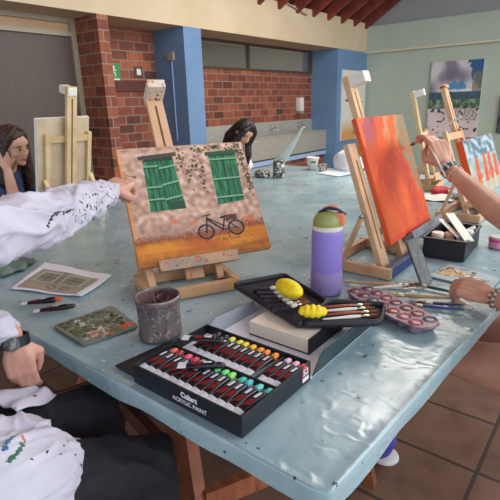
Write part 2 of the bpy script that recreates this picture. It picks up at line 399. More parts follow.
def faucet(x, label):
    f = thing('faucet', label, 'faucet', (x, YB - .018, .93), group='taps above the trough sink')
    obj('spout', sweep([(0, 0, 0), (0, -.07, .01), (0, -.13, 0), (0, -.14, -.04)], .011, 10), M['chrome'], f, True)
    obj('wall_flange', sweep([(0, .0, 0), (0, -.012, 0)], .026, 14), M['chrome'], f, True)
    bm2 = merge([sweep([(0, -.04, .012), (0, -.04, .045)], .008, 8), sweep([(-.03, -.04, .05), (.03, -.04, .05)], .007, 8)]); obj('tap_handle', bm2, M['chrome'], f, True)
faucet(6.5, 'left chrome tap on the steel splashback, right of the dark-haired girl'); faucet(7.35, 'right chrome tap on the steel splashback, under the soap dispenser')
t = thing('soap_dispenser', 'white soap dispenser mounted on the brick wall above the sink', 'soap dispenser', (7.36, YB, 1.14))
bm = BM(); box(bm, (-.065, -.10, .04), (.065, 0, .27), bev=.02); obj('dispenser_body', bm, M['white'], t, True, 40)
bm = BM(); box(bm, (-.045, -.11, 0), (.045, -.01, .05), bev=.012); obj('push_lever', bm, M['alu'], t, True, 40)

t = thing('exit_sign', 'small green emergency exit sign with white pictogram on the brick wall', 'sign', (3.50, YB, 1.72))
bm = BM(); box(bm, (-.085, -.012, -.095), (.085, 0, .095), bev=.003); obj('sign_plate', bm, mat('sign_green', (28, 140, 84), .5), t)
wp = merge([sweep([(.0, 0, .055), (.001, 0, .056)], .014, 8), sweep([(0, 0, .035), (-.012, 0, 0)], .011, 8), sweep([(-.012, 0, 0), (.02, 0, -.02), (.015, 0, -.05)], .007, 6), sweep([(-.012, 0, 0), (-.03, 0, -.03), (-.055, 0, -.035)], .007, 6), sweep([(0, 0, .03), (.03, 0, .015)], .006, 6), sweep([(0, 0, .03), (-.03, 0, .02), (-.035, 0, 0)], .006, 6)])
o = obj('running_figure', ([V((v.x, -.013 + v.y * .15, v.z)) for v in wp[0]], wp[1]), M['white'], t)
bm = BM(); box(bm, (-.07, -.014, -.088), (.07, -.011, -.07)); obj('arrow_bar', bm, M['white'], t)
t = thing('wall_switch', 'small square white switch on the brick wall right of the exit sign', 'switch', (3.853, YB, 1.73))
bm = BM(); box(bm, (-.055, -.012, -.06), (.055, 0, .06), bev=.004); obj('cover_plate', bm, mat('dark_plate', (70, 62, 60), .5), t)
bm = BM(); box(bm, (-.032, -.02, -.035), (.03, -.011, .035), bev=.004); obj('rocker', bm, M['white'], t)
bm = BM(); box(bm, (3.11, YB - .02, 1.51), (4.13, YB, 1.63)); struct('trim_2', bm, mat('dark_red_brick', (96, 44, 40), .7, c2=(80, 38, 34), scale=6), label='dark red beam across the brick wall')
t = thing('junction_box', 'beige junction box with a thin conduit running down the blue pier', 'junction box', (4.13, 4.437, 1.89))
bm = BM(); box(bm, (-.035, -.05, -.04), (0, .05, .05), bev=.006); obj('box_body', bm, M['alu'], t)
obj('conduit', sweep([(-.01, 0, -.04), (-.01, 0, -.97)], .008, 8), M['bluestrip'], t, True)

# ------------------------------------------------------------------ painted surfaces
def painted(name, w, h, nx, ny, fn, m, parent, M4, thick=None):
    """flat panel whose own paint is a colour per vertex; local x = right, y = up, facing +z"""
    vs = []; fs = []
    for j in range(ny + 1):
        for i in range(nx + 1): vs.append(M4 @ V((w * i / nx, h * j / ny, 0)))
    for j in range(ny):
        for i in range(nx):
            k = j * (nx + 1) + i; fs.append((k, k + 1, k + nx + 2, k + nx + 1))
    o = obj(name, (vs, fs), m, parent)
    ca = o.data.color_attributes.new('paint', 'FLOAT_COLOR', 'POINT')
    buf = []
    for j in range(ny + 1):
        for i in range(nx + 1):
            buf.extend(rgb([max(0, min(255, q)) for q in fn(i / nx, j / ny)]))
    ca.data.foreach_set('color', buf)
    return o
def mixc(a, b, t):
    t = max(0, min(1, t)); return tuple(a[i] * (1 - t) + b[i] * t for i in range(3))
def segd(x, y, a, b):
    dx = b[0] - a[0]; dy = b[1] - a[1]; t = max(0, min(1, ((x - a[0]) * dx + (y - a[1]) * dy) / (dx * dx + dy * dy)))
    return math.hypot(x - a[0] - t * dx, y - a[1] - t * dy)
def inquad(x, y, q):
    s = 0
    for i in range(4):
        a = q[i]; b = q[(i + 1) % 4]
        c = (b[0] - a[0]) * (y - a[1]) - (b[1] - a[1]) * (x - a[0])
        if s == 0: s = 1 if c > 0 else -1
        elif (c > 0) != (s > 0): return False
    return True
def quv(x, y, q):  # approx uv in quad TL TR BR BL
    tl, trr, br, bl = q; v = (tl[1] + trr[1]) / 2; w_ = (bl[1] + br[1]) / 2; t = (v - y) / (v - w_)
    xl = tl[0] + (bl[0] - tl[0]) * t; xr = trr[0] + (br[0] - trr[0]) * t
    return (x - xl) / (xr - xl), t
leafs = []
rl = random.Random(3)
for cx, cy, sx, sy, n in ((.46, .86, .035, .12, 26), (.50, .72, .02, .08, 10), (.585, .84, .035, .12, 34), (.60, .68, .02, .1, 16), (.74, .965, .06, .02, 22), (.90, .95, .06, .03, 26), (.955, .82, .03, .12, 44), (.975, .62, .025, .10, 30), (.63, .95, .03, .03, 10)):
    for _ in range(n): leafs.append((cx + rl.gauss(0, sx * .6), cy + rl.gauss(0, sy * .6), rl.uniform(.006, .011), rl.choice([(66, 62, 40), (86, 84, 56), (52, 50, 36), (110, 100, 60)])))
def art_house(x, y):
    n1 = ns(x, y, 1, 6); n2 = ns(x, y, 2, 22); n3 = ns(x, y, 3, 60)
    c = mixc((196, 158, 138), (170, 132, 116), .5 + n1)
    c = mixc(c, (222, 194, 176), max(0, n2 * 1.4 + .1)); c = mixc(c, (150, 116, 104), max(0, -n2 - .15) * 2)
    if x < .03: c = mixc(c, (226, 150, 90), .6)
    # lower wall patches
    if y < .36: c = mixc(c, (168, 112, 92), max(0, .3 + n2 * 1.6) * (.36 - y) * 5)
    for (px, py, r) in ((.30, .33, .025), (.88, .27, .045), (.44, .30, .02)):
        dd = math.hypot(x - px, (y - py)); 
        if dd < r * (1 + n3): c = mixc(c, (206, 110, 60), .75)
    g = .215 + .02 * n2 + (.04 if x > .8 else 0) * 1
    edge = g - y
    if edge > -.02:
        t = (edge + .02) / .05 + n3 * .8
        gc = mixc((186, 96, 36), (214, 138, 46), .5 + ns(x * .4, y * 3, 5, 8) * 1.2)
        if y < .10: gc = mixc(gc, (140, 86, 40), (.10 - y) * 7 + n2 * .4)
        c = mixc(c, mixc((120, 60, 46), gc, edge * 14), t)
    # shutters
    q1 = ((.172, .888), (.403, .905), (.42, .432), (.155, .432)); q2 = ((.69, .899), (.921, .91), (.89, .448), (.672, .428))
    for qi, q in enumerate((q1, q2)):
        if inquad(x, y, q):
            u, t = quv(x, y, q)
            c = mixc((30, 92, 62), (58, 136, 94), .5 + ns(x * 5, y, 7, 9) * 1.2)
            for gu in ((.16, .33, .5, .62, .8) if qi == 0 else (.25, .5, .75)):
                uu = gu if qi == 1 else (gu + (.05 * (t - .5) if gu >= .5 else 0))
                if abs(u - uu) < (.018 if uu != .5 else .035): c = mixc(c, (16, 48, 36), .75)
            bars = (.12, .52, .88) if qi else ((.15, .55, .78) if u < .47 else (.20 - .08 * (u - .5), .52 - .1 * (u - .5), .80 - .1 * (u - .5)))
            for bt in bars:
                if abs(t - bt) < .016: c = (120, 172, 132)
                elif 0 < t - bt < .045: c = mixc(c, (14, 50, 36), .6)
            if t < .06: c = (26, 58, 44)
            if qi == 0 and u > .5 and t > .86: c = (40, 74, 50)
    for a, b in (((.14, .905), (.44, .925)), ((.665, .903), (.95, .915))):
        if a[0] < x < b[0]:
            yy = a[1] + (b[1] - a[1]) * (x - a[0]) / (b[0] - a[0])
            if abs(y - yy) < .018: c = (74, 66, 60) if a[0] < .5 else (44, 82, 62)
            elif 0 < y - yy < .05: c = mixc(c, (206, 174, 150), .6)
    for lx, ly, lr, lc in leafs:
        if abs(x - lx) < lr and abs(y - ly) < lr and math.hypot(x - lx, y - ly) < lr: c = lc
    # bicycle
    dk = (34, 34, 40)
    for wx, wy, wr in ((.525, .208, .058), (.765, .215, .060)):
        d = math.hypot(x - wx, y - wy)
        if abs(d - wr) < .0075: c = dk
        elif d < wr:
            a = math.atan2(y - wy, x - wx)
            if (a * 6 / PI) % 1 < .16 and d > .008: c = mixc(c, (60, 50, 50), .6)
            if d < .01: c = dk
    for a, b, w_ in (((.53, .212), (.555, .335), .006), ((.555, .31), (.655, .215), .008), ((.555, .325), (.68, .235), .006), ((.655, .20), (.69, .31), .006), ((.655, .21), (.765, .215), .005), ((.69, .30), (.765, .215), .005), ((.53, .345), (.585, .35), .006), ((.665, .315), (.715, .322), .010), ((.69, .18), (.70, .15), .004)):
        if segd(x, y, a, b) < w_: c = dk
    if .70 < x < .79 and .285 < y < .335: c = mixc((110, 60, 44), (74, 40, 34), .5 + n3)
    if .5 < x < .9 and .12 < y < .15 and abs(n2) < .12: c = mixc(c, (110, 64, 36), .5)
    return c
def art_orange(x, y):
    n1 = ns(x * 1.2, y * .7, 1, 4); n2 = ns(x, y, 2, 14); n3 = ns(x * 3, y * .6, 4, 10)
    c = mixc((214, 88, 16), (176, 50, 14), .5 + n1 * 1.2 + n3 * .12)
    c = mixc(c, (222, 100, 26), max(0, n2 * .6))
    if y < .04: c = mixc(c, (206, 40, 36), .5)
    t = (y - .72) / .18
    if t > 0:
        bands = ((.10, (232, 104, 56)), (.22, (170, 84, 90)), (.36, (146, 66, 96)), (.46, (226, 84, 40)), (.58, (196, 134, 90)), (.70, (226, 96, 50)), (.86, (172, 132, 90)), (1.0, (150, 128, 92)))
        xx = x + (1 - y) * .35 + n3 * .06; k = min(len(bands) - 1, int(xx * 8)); 
        c = mixc(c, bands[k][1], t * 1.9 * (.65 + .4 * math.sin(k * 2.2 + .6)) + n2 * .4)
    if x > .74 and y > .30 and x > .72 + abs(y - .72) * .45: c = mixc(c, (134, 122, 92), .75 + n2)
    return c
def art_landscape(x, y):
    n1 = ns(x, y, 1, 4); n2 = ns(x, y, 2, 13); n3 = ns(x, y, 3, 40)
    if y > .60:
        c = mixc((204, 202, 208), (130, 126, 142), .45 + n1 * 1.6)
        d = math.hypot((x - .38) / .25, (y - .8) / .14)
        if d < 1: c = mixc(c, (104, 100, 116), 1 - d)
        if x + (y - .6) * .6 > .95 + .1 * n2: c = (52, 90, 140)
        if math.hypot((x - .5) / .2, (y - .68) / .06) < 1 + n2: c = (84, 140, 186)
        if y < .64 and x > .2: c = mixc(c, (226, 228, 232), .7)
        if x > .82 and y < .85: c = mixc(c, (122, 120, 96), .7)
    elif y > .50: c = mixc((72, 96, 120), (58, 84, 86), .5 + n2)
    elif y > .38: c = mixc((54, 84, 62), (150, 160, 140), .3 + n2 * 1.4 + (1 if n3 > .25 else 0) * .5)
    else:
        c = mixc((226, 212, 212), (206, 190, 188), .5 + n1)
        if y > .22 and x > .55: c = mixc(c, (96, 106, 92), max(0, .2 + n3 * 2))
        if ns(x, y * 2, 6, 11) > .34 and y > .05: c = (60, 66, 58)
    if y < .38 and y > .34 - .06 * x and x < .25 and n2 > 0: c = (60, 88, 60)
    return c
def art_birds(x, y):
    n1 = ns(x, y, 1, 5); n2 = ns(x, y, 2, 14)
    c = mixc((128, 150, 150), (176, 182, 168), .5 + n1)
    if y > .66: c = mixc((78, 104, 118), (168, 182, 188), .4 + ns(x, y, 3, 9) * 1.6)
    for px, pw, top in ((.22, .05, .66), (.48, .05, .7), (.66, .05, .7), (.86, .05, .62)):
        w_ = pw * (1.5 - abs(y - .3) * 1.6) + .03 * n2
        if y < top and abs(x - px - (y - .3) * .12) < w_: c = mixc((176, 70, 40), (196, 104, 70), .5 + n2)
    if .28 < y < .36 and n2 > -.1: c = mixc(c, (190, 90, 70), .7)
    if y < .2: c = mixc(c, (170, 178, 160), .7)
    return c
def art_photo(x, y):
    n1 = ns(x, y, 1, 8); n2 = ns(x, y, 2, 26)
    c = mixc((168, 164, 152), (134, 132, 122), .5 + n2 * 1.5)
    for a, b in ((.10, .40), (.56, .86)):
        if a < x < b and .42 < y < .88:
            c = mixc((112, 122, 108), (140, 142, 130), .5 + n2)
            if abs(x - (a + b) / 2) < .012 or abs(y - .65) < .02: c = (84, 90, 82)
        elif a - .02 < x < b + .02 and .40 < y < .92: c = (196, 190, 178)
    if .42 < x < .54 and y > .4: c = mixc(c, (90, 96, 80), .4 + n2)
    if y < .25: c = mixc(c, (176, 160, 140), .6)
    if abs(math.hypot(x - .5, (y - .22) * .8) - .06) < .012 or abs(math.hypot(x - .72, (y - .22) * .8) - .06) < .012: c = (90, 84, 80)
    return c
def art_letters(x, y):
    c = (226, 222, 210)
    if y < .3: c = mixc((216, 160, 96), c, max(0, (y - .1) * 5)) if x < .6 else c
    for a in ((.2, .80, .55, .82), (.2, .70, .5, .72), (.14, .56, .5, .60), (.36, .50, .5, .56), (.5, .26, .68, .40), (.5, .08, .62, .22), (.72, .54, .86, .56)):
        if a[0] < x < a[2] and a[1] < y < a[3]: c = (40, 42, 44)
    return c
pm = vmat('dried_paint'); pmg = vmat('printed_paper', .5, .05)

# wall picture on the green wall (u runs toward -y)
t = thing('landscape_painting', 'large unframed snow and lake landscape painting hung on the green wall', 'painting', (G - .02, 2.96, .66))
Mw = Matrix(((0, 0, -1, -.03), (-1, 0, 0, 0), (0, 1, 0, 0), (0, 0, 0, 1)))
painted('painted_face', .86, 1.27, 110, 150, art_landscape, pm, t, Mw)
bm = BM(); box(bm, (-.029, -.86, 0), (.0, 0, 1.27)); obj('stretcher_board', bm, M['canvas_white'], t)
t = thing('wall_drawing', 'narrow dark drawing at the right edge of the green wall', 'drawing', (G - .02, 1.80, .74))
painted('drawing_face', .5, .6, 30, 30, lambda x, y: mixc((90, 104, 104), (40, 50, 52), .5 + ns(x, y, 4, 12) * 2), pmg, t, Mw)
bm = BM(); box(bm, (-.029, -.5, 0), (.02, 0, .6)); obj('backing_board', bm, M['canvas_white'], t)
# poster on the far blue pier
t = thing('letter_poster', 'tall pale poster with black marks hung on the far blue pier', 'poster', (7.98, YF - .025, .62))
painted('poster_face', .94, 1.24, 60, 90, art_letters, pmg, t, Matrix(((1, 0, 0, 0), (0, 0, -1, -.003), (0, 1, 0, 0), (0, 0, 0, 1))))
bm = BM(); box(bm, (0, -.002, 0), (.94, .025, 1.24)); obj('backing_board', bm, M['canvas_white'], t)

# ------------------------------------------------------------------ table
TX0, TX1, TY0, TY1, TZ = .52, 3.8, .25, 2.72, .75
t = thing('work_table', 'long wooden trestle table under the pale blue plastic sheet', 'table', ((TX0 + TX1) / 2, (TY0 + TY1) / 2, 0))
YLO = lambda x: .283 - .062 * min(x - .52, 1.3)
def loc(p): return (p[0] - (TX0 + TX1) / 2, p[1] - (TY0 + TY1) / 2, p[2])
bm = BM(); prism(bm, [loc((x_, y_, 0))[:2] for x_, y_ in ((TX0 + .008, YLO(TX0) + .008), (1.82, YLO(1.82) + .008), (TX1 - .008, YLO(2) + .008), (TX1 - .008, TY1 - .008), (TX0 + .008, TY1 - .008))], .712, .745); obj('tabletop', bm, M['oak_dark'], t)
def leg(a, b, w=.075, th=.03, m='oak', up=(1, 0, 0)):
    bm = BM(); bar(bm, loc(a), loc(b), w, th, up, .003); obj('leg', bm, M[m], t)
leg((.80, .97, .70), (.60, .66, 0), .095, .04); leg((.86, 1.25, .70), (.86, 1.75, 0), .08, .04)
leg((1.20, .62, .70), (1.31, .535, 0), .05, .03); leg((1.36, 1.9, .70), (1.36, 2.2, 0))
leg((3.3, .6, .70), (3.3, .4, 0)); leg((3.3, 2.1, .70), (3.3, 2.3, 0))
bm = BM(); bar(bm, loc((.70, .75, .30)), loc((1.30, .47, .30)), .03, .06); obj('stretcher', bm, M['oak'], t)
bm = BM(); bar(bm, loc((.72, .86, .34)), loc((.9, 1.7, .34)), .03, .06); obj('stretcher', bm, M['oak_dark'], t)
bm = BM(); bar(bm, loc((.66, .9, .66)), loc((.66, 2.1, .66)), .03, .10); obj('apron_rail', bm, M['oak_dark'], t)
bm = BM(); bar(bm, loc((.80, .95, .60)), loc((.62, 1.35, .40)), .02, .07); obj('brace', bm, M['oak_dark'], t)

# plastic cover: top grid + hanging skirt in one mesh
def cover():
    vs = []; fs = []; nx, ny = 150, 110
    def zz(x, y):
        return TZ + .0015 * ns(x, y, 0, 5) - .0035
    top = {}
    for j in range(ny + 1):
        for i in range(nx + 1):
            x = TX0 + (TX1 - TX0) * i / nx; y0_ = YLO(x); y = y0_ + (TY1 - y0_) * j / ny
            top[i, j] = len(vs); vs.append(V((x, y, zz(x, y))))
    for j in range(ny):
        for i in range(nx): fs.append((top[i, j], top[i + 1, j], top[i + 1, j + 1], top[i, j + 1]))
    ring = [(i, 0, 0, -1) for i in range(nx)] + [(nx, j, 1, 0) for j in range(ny)] + [(i, ny, 0, 1) for i in range(nx, 0, -1)] + [(0, j, -1, 0) for j in range(ny, 0, -1)]
    rows = [[top[r[0], r[1]] for r in ring]]
    for k, (out, dz) in enumerate(((.004, -.002), (.006, -.010), (.006, -.028), (.005, -.047))):
        row = []
        for r in ring:
            p = vs[top[r[0], r[1]]]; w = ns(p.x * 9, p.y * 9, 3); drop = dz * (1 + .35 * (ns(p.x, p.y, 8, 4) if k == 3 else 0))
            ox = r[2] * (out + .004 * w * k / 3); oy = r[3] * (out + .004 * w * k / 3)
            row.append(len(vs)); vs.append(V((p.x + ox, p.y + oy, TZ + drop)))
        rows.append(row)
    n = len(ring)
    for k in range(len(rows) - 1):
        for i in range(n):
            i2 = (i + 1) % n; fs.append((rows[k][i2], rows[k][i], rows[k + 1][i], rows[k + 1][i2]))
    o = obj('plastic_tablecloth', (vs, fs), M['cover'], None, True)
    return tag(o, 'pale blue glossy plastic sheet with paint stains and painted glints covering the table', 'tablecloth')
cover()

# ------------------------------------------------------------------ easels
def easel(label, loc_, rotz, tilt, pivot=.08, wood='pine', mast=.75, W=.31, D=.21, up=.42, ledge='pine', front='pine', group=None, clampm='white', ledge_w=.29, moff=0, mw=.058, uw=.024, loff=0, uin=0, clamp=(.026, .045, .042), mastm=None):
    t = thing('table_easel', label, 'easel', loc_, rotz, group)
    w = M[wood]; hw = W / 2
    for s in (-1, 1):
        bm = BM(); box(bm, (s * hw - .011, 0, 0), (s * hw + .011, D, .036), bev=.002); obj('side_rail', bm, w, t)
    bm = BM(); box(bm, (-hw + .011, .0, 0), (hw - .011, .022, .034), bev=.002); obj('front_rail', bm, M[front], t)
    bm = BM(); box(bm, (-hw + .011, D - .03, .0), (hw - .011, D - .008, .034), bev=.002); obj('back_rail', bm, w, t)
    piv = V((0, pivot, .034)); v = V((0, math.sin(tilt), math.cos(tilt))); nf = V((0, -math.cos(tilt), math.sin(tilt)))  # nf faces the painter
    Mt = Matrix(((1, 0, 0, 0), (0, v.y, nf.y, piv.y), (0, v.z, nf.z, piv.z), (0, 0, 0, 1)))  # local (u, along tilt, out)
    for s in (-1, 1):
        bm = BM(); box(bm, (s * (hw - .016 - uin - uw / 2) - uw / 2, -.02, -.02), (s * (hw - .016 - uin - uw / 2) + uw / 2, up, 0), Mt, .002); uo = obj('upright', bm, w, t)
        if uw > .04:
            bm = BM(); box(bm, (s * (hw - .016 - uin - uw / 2) - .004, .05, -.0205), (s * (hw - .016 - uin - uw / 2) + .004, up - .06, .0005), Mt); obj('slot_shade', bm, M['slot_shadow'], uo)  # dark strip in place of a cut groove, coloured as its shade
        a = Mt @ V((s * (hw - .012), up * .42, -.012)); b = V((s * (hw - .012), min(D - .02, .19), .02))
        bm = BM(); bar(bm, a, b, .012, .022, up=(1, 0, 0)); obj('side_brace', bm, w, t)
    bm = BM(); box(bm, (-hw + .0165 + uw + uin, up - .05, -.018), (hw - .0165 - uw - uin, up - .015, -.001), Mt, .002); obj('cross_bar', bm, w, t)
    bm = BM(); box(bm, (moff - mw / 2, .0, -.042), (moff + mw / 2, mast, -.0195), Mt, .002)
    mo = obj('mast', bm, M[mastm] if mastm else w, t)
    bm = BM(); box(bm, (moff - .004, .05, -.0425), (moff + .004, mast - .06, -.0192), Mt); obj('slot_shade', bm, M['slot_shadow'], mo)
    bm = BM(); box(bm, (moff - clamp[0], mast - clamp[1], -.046), (moff + clamp[0], mast - .005, clamp[2]), Mt, .004); c = obj('top_clamp', bm, M[clampm], t)
    bm = BM(); box(bm, (loff - ledge_w / 2, .03, -.0), (loff + ledge_w / 2, .048, .045), Mt, .002); box(bm, (loff - ledge_w / 2, .022, .038), (loff + ledge_w / 2, .060, .047), Mt, .002); le = obj('ledge', bm, M[ledge], t)
    sc = sweep([Mt @ V((0, up * .7, .001)), Mt @ V((0, up * .7, .008))], .006, 8); obj('bolt', sc, M['screw'], t, True)
    sc = sweep([Mt @ V((-hw + .02, up * .42, -.01)), Mt @ V((-hw + .004, up * .42, -.01))], .007, 8); obj('bolt', sc, M['screw'], t, True)
    return t, Mt
def easel_world(t, Mt):
    return Matrix.Translation(t.location) @ Matrix.Rotation(t.rotation_euler[2], 4, 'Z') @ Mt
def canvas(label, Mw, u0, v0, w, h, th, fn, nx, ny, side='canvas_raw', name='canvas_painting', back='canvas_raw', cat='painting', full=False):
    """canvas resting against the easel plane; Mw maps (u, v, out)"""
    o_ = Mw @ V((u0, v0, .001))
    t = thing(name, label, cat, o_)
    R_ = Mw.to_3x3(); L4 = R_.to_4x4()
    def loc4(p): M_ = L4.copy(); M_.translation = R_ @ V(p); return M_
    bm = BM(); box(bm, (0, 0, .004), (w, h, th), L4, .0015)
    obj('stretched_canvas', bm, M[side] if isinstance(side, str) else side, t)
    painted('painted_face', w - .002, h - .002, nx, ny, fn, pm, t, loc4((.001, .001, th + .0006)))
    fr = BM(); b_ = .028
    for lo, hi in (((.002, .002, 0), (w - .002, b_, .004)), ((.002, h - b_, 0), (w - .002, h - .002, .004)), ((.002, b_, 0), (b_, h - b_, .004)), ((w - b_, b_, 0), (w - .002, h - b_, .004))): box(fr, lo, hi, L4)
    if full: box(fr, (.012, .012, .001), (w - .012, h - .012, .0038), L4)
    obj('stretcher_frame', fr, M['canvas_raw' if full else 'pine_light'], t)
    return t

stain = specks(mat('paint_stained_ledge', (186, 150, 118), .6, c2=(150, 136, 124), scale=18), [(160, 156, 146), (206, 80, 56), (120, 112, 100)], 40, .09, .46); M['stain'] = stain
M['yellowrail'] = specks(mat('paint_marked_pine', (206, 164, 122), .6, c2=(184, 138, 98), scale=9), [(206, 170, 60)], 10, .12, .5)
M['clampwood'] = specks(mat('paint_marked_clamp', (226, 208, 190), .6), [(60, 50, 46), (200, 120, 80)], 60, .1, .45)
M['pine_mark'] = specks(mat('paint_marked_mast', (218, 180, 148), .6, c2=(206, 160, 122), scale=9), [(224, 110, 50)], 12, .14, .5)
az1 = math.radians(-28)
n1v = V((-math.sin(az1), math.cos(az1), 0)); u1v = V((math.cos(az1), math.sin(az1), 0))
org1 = V((1.02, 1.066, TZ)) - n1v * .09 - u1v * .024
e1, m1 = easel('pine table easel holding the painting of green shutters and a bicycle', org1, az1, math.radians(35.2), .09, 'pine', .745, W=.29, ledge='stain', front='yellowrail', clampm='clampwood', up=.40, moff=.035, mw=.062, ledge_w=.27, loff=.045, clamp=(.033, .038, .062), mastm='pine_mark')
orange_side = mat('canvas_edge_tan', (214, 160, 112), .75, c2=(224, 130, 70), scale=7)
canvas('canvas painting of two green shutters and a bicycle against an ochre wall', easel_world(e1, m1), -.151, .05, .465, .43, .03, art_house, 300, 280, side=orange_side)

e2, m2 = easel('pine table easel with a blue front rail holding the orange abstract painting', (1.595, .555, TZ), 0, math.radians(19.6), .05, 'pine', .68, ledge='greyledge', front='blue_tray', D=.26, up=.43, ledge_w=.34, loff=.265, moff=.085, uw=.060, uin=.018)
canvas('tall bright orange abstract canvas painting with purple streaks', easel_world(e2, m2), -.055, .05, .43, .46, .02, art_orange, 160, 160, side=mat('orange_canvas_edge', (226, 92, 40), .7, c2=(206, 72, 34), scale=8))

e4, m4 = easel('pale pine easel seen from behind in front of the seated girl', (1.45, 2.60, TZ), PI, math.radians(15), .05, 'pine_light', .69, up=.44)
canvas('white-edged canvas seen from the back beside the seated girl', easel_world(e4, m4), -.135, .05, .315, .47, .022, lambda x, y: mixc((200, 206, 200), (120, 150, 160), .5 + ns(x, y, 5, 6)), 20, 20, side='canvas_white', back='canvas_raw', full=True)

e5, m5 = easel('pine easel holding the blue and red striped painting at the right', (2.54, .50, TZ), 0, math.radians(20), .06, 'pine', .66, front='pine', moff=.12, clampm='pine', clamp=(.029, .02, -.01))
canvas('blue canvas painting with orange red figures at the right edge', easel_world(e5, m5), -.06, .05, .60, .30, .036, art_birds, 100, 90, side=mat('vermilion_canvas_edge', (222, 84, 34), .7))
e6, m6 = easel('empty pine easel far along the table with a red cloth at its foot', (3.25, .95, TZ), math.radians(8), math.radians(14), .05, 'pine_light', .62, W=.26, up=.36)

# ------------------------------------------------------------------ paint box
t = thing('paint_tube_box', 'open black cardboard box of acrylic paint tubes at the table corner', 'paint box', (.534, .462, TZ))
def lb(bm, lo, hi, bev=.0008): return box(bm, lo, hi, None, bev)
BW, BD, BH = .236, .308, .046
bm = BM(); lb(bm, (0, 0, 0), (BW, BD, .003)); lb(bm, (0, 0, .003), (.004, BD, BH)); lb(bm, (.004, 0, .003), (BW, .004, BH)); lb(bm, (.004, BD - .004, .003), (BW, BD, BH)); lb(bm, (BW - .004, .004, .003), (BW, BD - .004, BH))
obj('box_tray', bm, M['blackcard'], t)
bm = BM(); lb(bm, (.118, .004, .003), (.122, BD - .004, .040)); lb(bm, (.122, .062, .003), (.232, .066, .040)); obj('divider', bm, M['blackcard'], t)
bm = BM(); lb(bm, (.005, .005, .003), (.117, BD - .005, .024)); lb(bm, (.123, .067, .003), (.231, BD - .005, .024)); lb(bm, (.123, .005, .003), (.231, .061, .024)); obj('paper_lining', bm, M['paper'], t)
# lid opened outwards with upright flaps
bm = BM(); x0, x1 = BW + .002, .60
lb(bm, (x0, 0, .0), (x1, BD, .003)); obj('lid_panel', bm, M['paper'], t)
def flap(poly, th, axis):
    bm = BM(); a = [bm.verts.new(p) for p in poly]; q = [bm.verts.new((p[0] + th * axis[0], p[1] + th * axis[1], p[2])) for p in poly]
    bm.faces.new(a); bm.faces.new(q[::-1]); n = len(poly)
    for i in range(n): bm.faces.new((a[i], q[i], q[(i + 1) % n], a[(i + 1) % n]))
    obj('lid_flap', bm, M['lidcard'], t)
M['lidcard'] = mat('dark_teal_card', (40, 54, 60), .33, c2=(48, 66, 70), scale=5)
flap([(x0 + .005, -.001, .003), (x0 + .36, -.001, .003), (x0 + .36, -.004, .034), (x0 + .345, -.004, .046), (x0 + .05, -.006, .052), (x0 + .03, -.006, .046)], .0022, (0, 1))
M['greycard'] = mat('grey_card', (156, 160, 172), .6)
bm = BM(); poly = [(x0 + .005, BD, .003), (x0 + .2, BD, .003), (x0 + .2, BD + .004, .036), (x0 + .04, BD + .006, .046), (x0 + .015, BD + .005, .034)]
a = [bm.verts.new(p) for p in poly]; q = [bm.verts.new((p[0], p[1] + .0022, p[2])) for p in poly]; bm.faces.new(a); bm.faces.new(q[::-1])
for i in range(5): bm.faces.new((a[i], q[i], q[(i + 1) % 5], a[(i + 1) % 5]))
obj('lid_flap', bm, M['greycard'], t)
bm = BM(); lb(bm, (x0 + .358, .002, .003), (x0 + .361, BD - .01, .02)); obj('lid_flap', bm, M['lidcard'], t)
bm = BM(); lb(bm, (x0 + .296, -.0075, .014), (x0 + .312, -.0045, .05)); obj('white_label', bm, M['paper'], t)
# printed wording
def text(name, s, size, M4, m, parent, bold=0.0):
    c = bpy.data.curves.new(name, 'FONT'); c.body = s; c.size = size; c.extrude = .0003; c.align_x = 'CENTER'; c.align_y = 'CENTER'; c.offset = bold
    o = bpy.data.objects.new(name, c); COL.objects.link(o)
    dg = bpy.context.evaluated_depsgraph_get(); me = bpy.data.meshes.new_from_object(o.evaluated_get(dg))
    bpy.data.objects.remove(o); me.transform(M4); me.materials.clear(); me.materials.append(m)
    q = bpy.data.objects.new(name, me); COL.objects.link(q); q.parent = parent; return q
def frame4(xa, ya, o): x_ = V(xa).normalized(); y_ = V(ya).normalized(); z_ = x_.cross(y_); m = Matrix((x_, y_, z_)).transposed().to_4x4(); m.translation = V(o); return m
M['ink'] = mat('white_ink', (226, 226, 230), .6)
text('brand_lettering', 'Caliart', .0165, frame4((0, -1, 0), (0, 0, 1), (-.0008, .135, .031)), M['ink'], t, .0006)
text('product_lettering', 'ACRYLIC PAINT', .0135, frame4((0, -1, 0), (0, 0, 1), (-.0008, .135, .015)), M['ink'], t)
bm = BM(); lb(bm, (BW - .036, -.0008, .006), (BW - .008, .0, .04), 0); obj('count_sticker', bm, mat('red_brown_ink', (120, 50, 44), .6), t)
text('count_lettering', '52', .021, frame4((1, 0, 0), (0, 0, 1), (BW - .022, -.0012, .030)), M['ink'], t, .0004)
bm = BM(); lb(bm, (BW - .034, -.0014, .009), (BW - .010, -.0006, .018), 0); obj('sticker_stripe', bm, M['ink'], t)

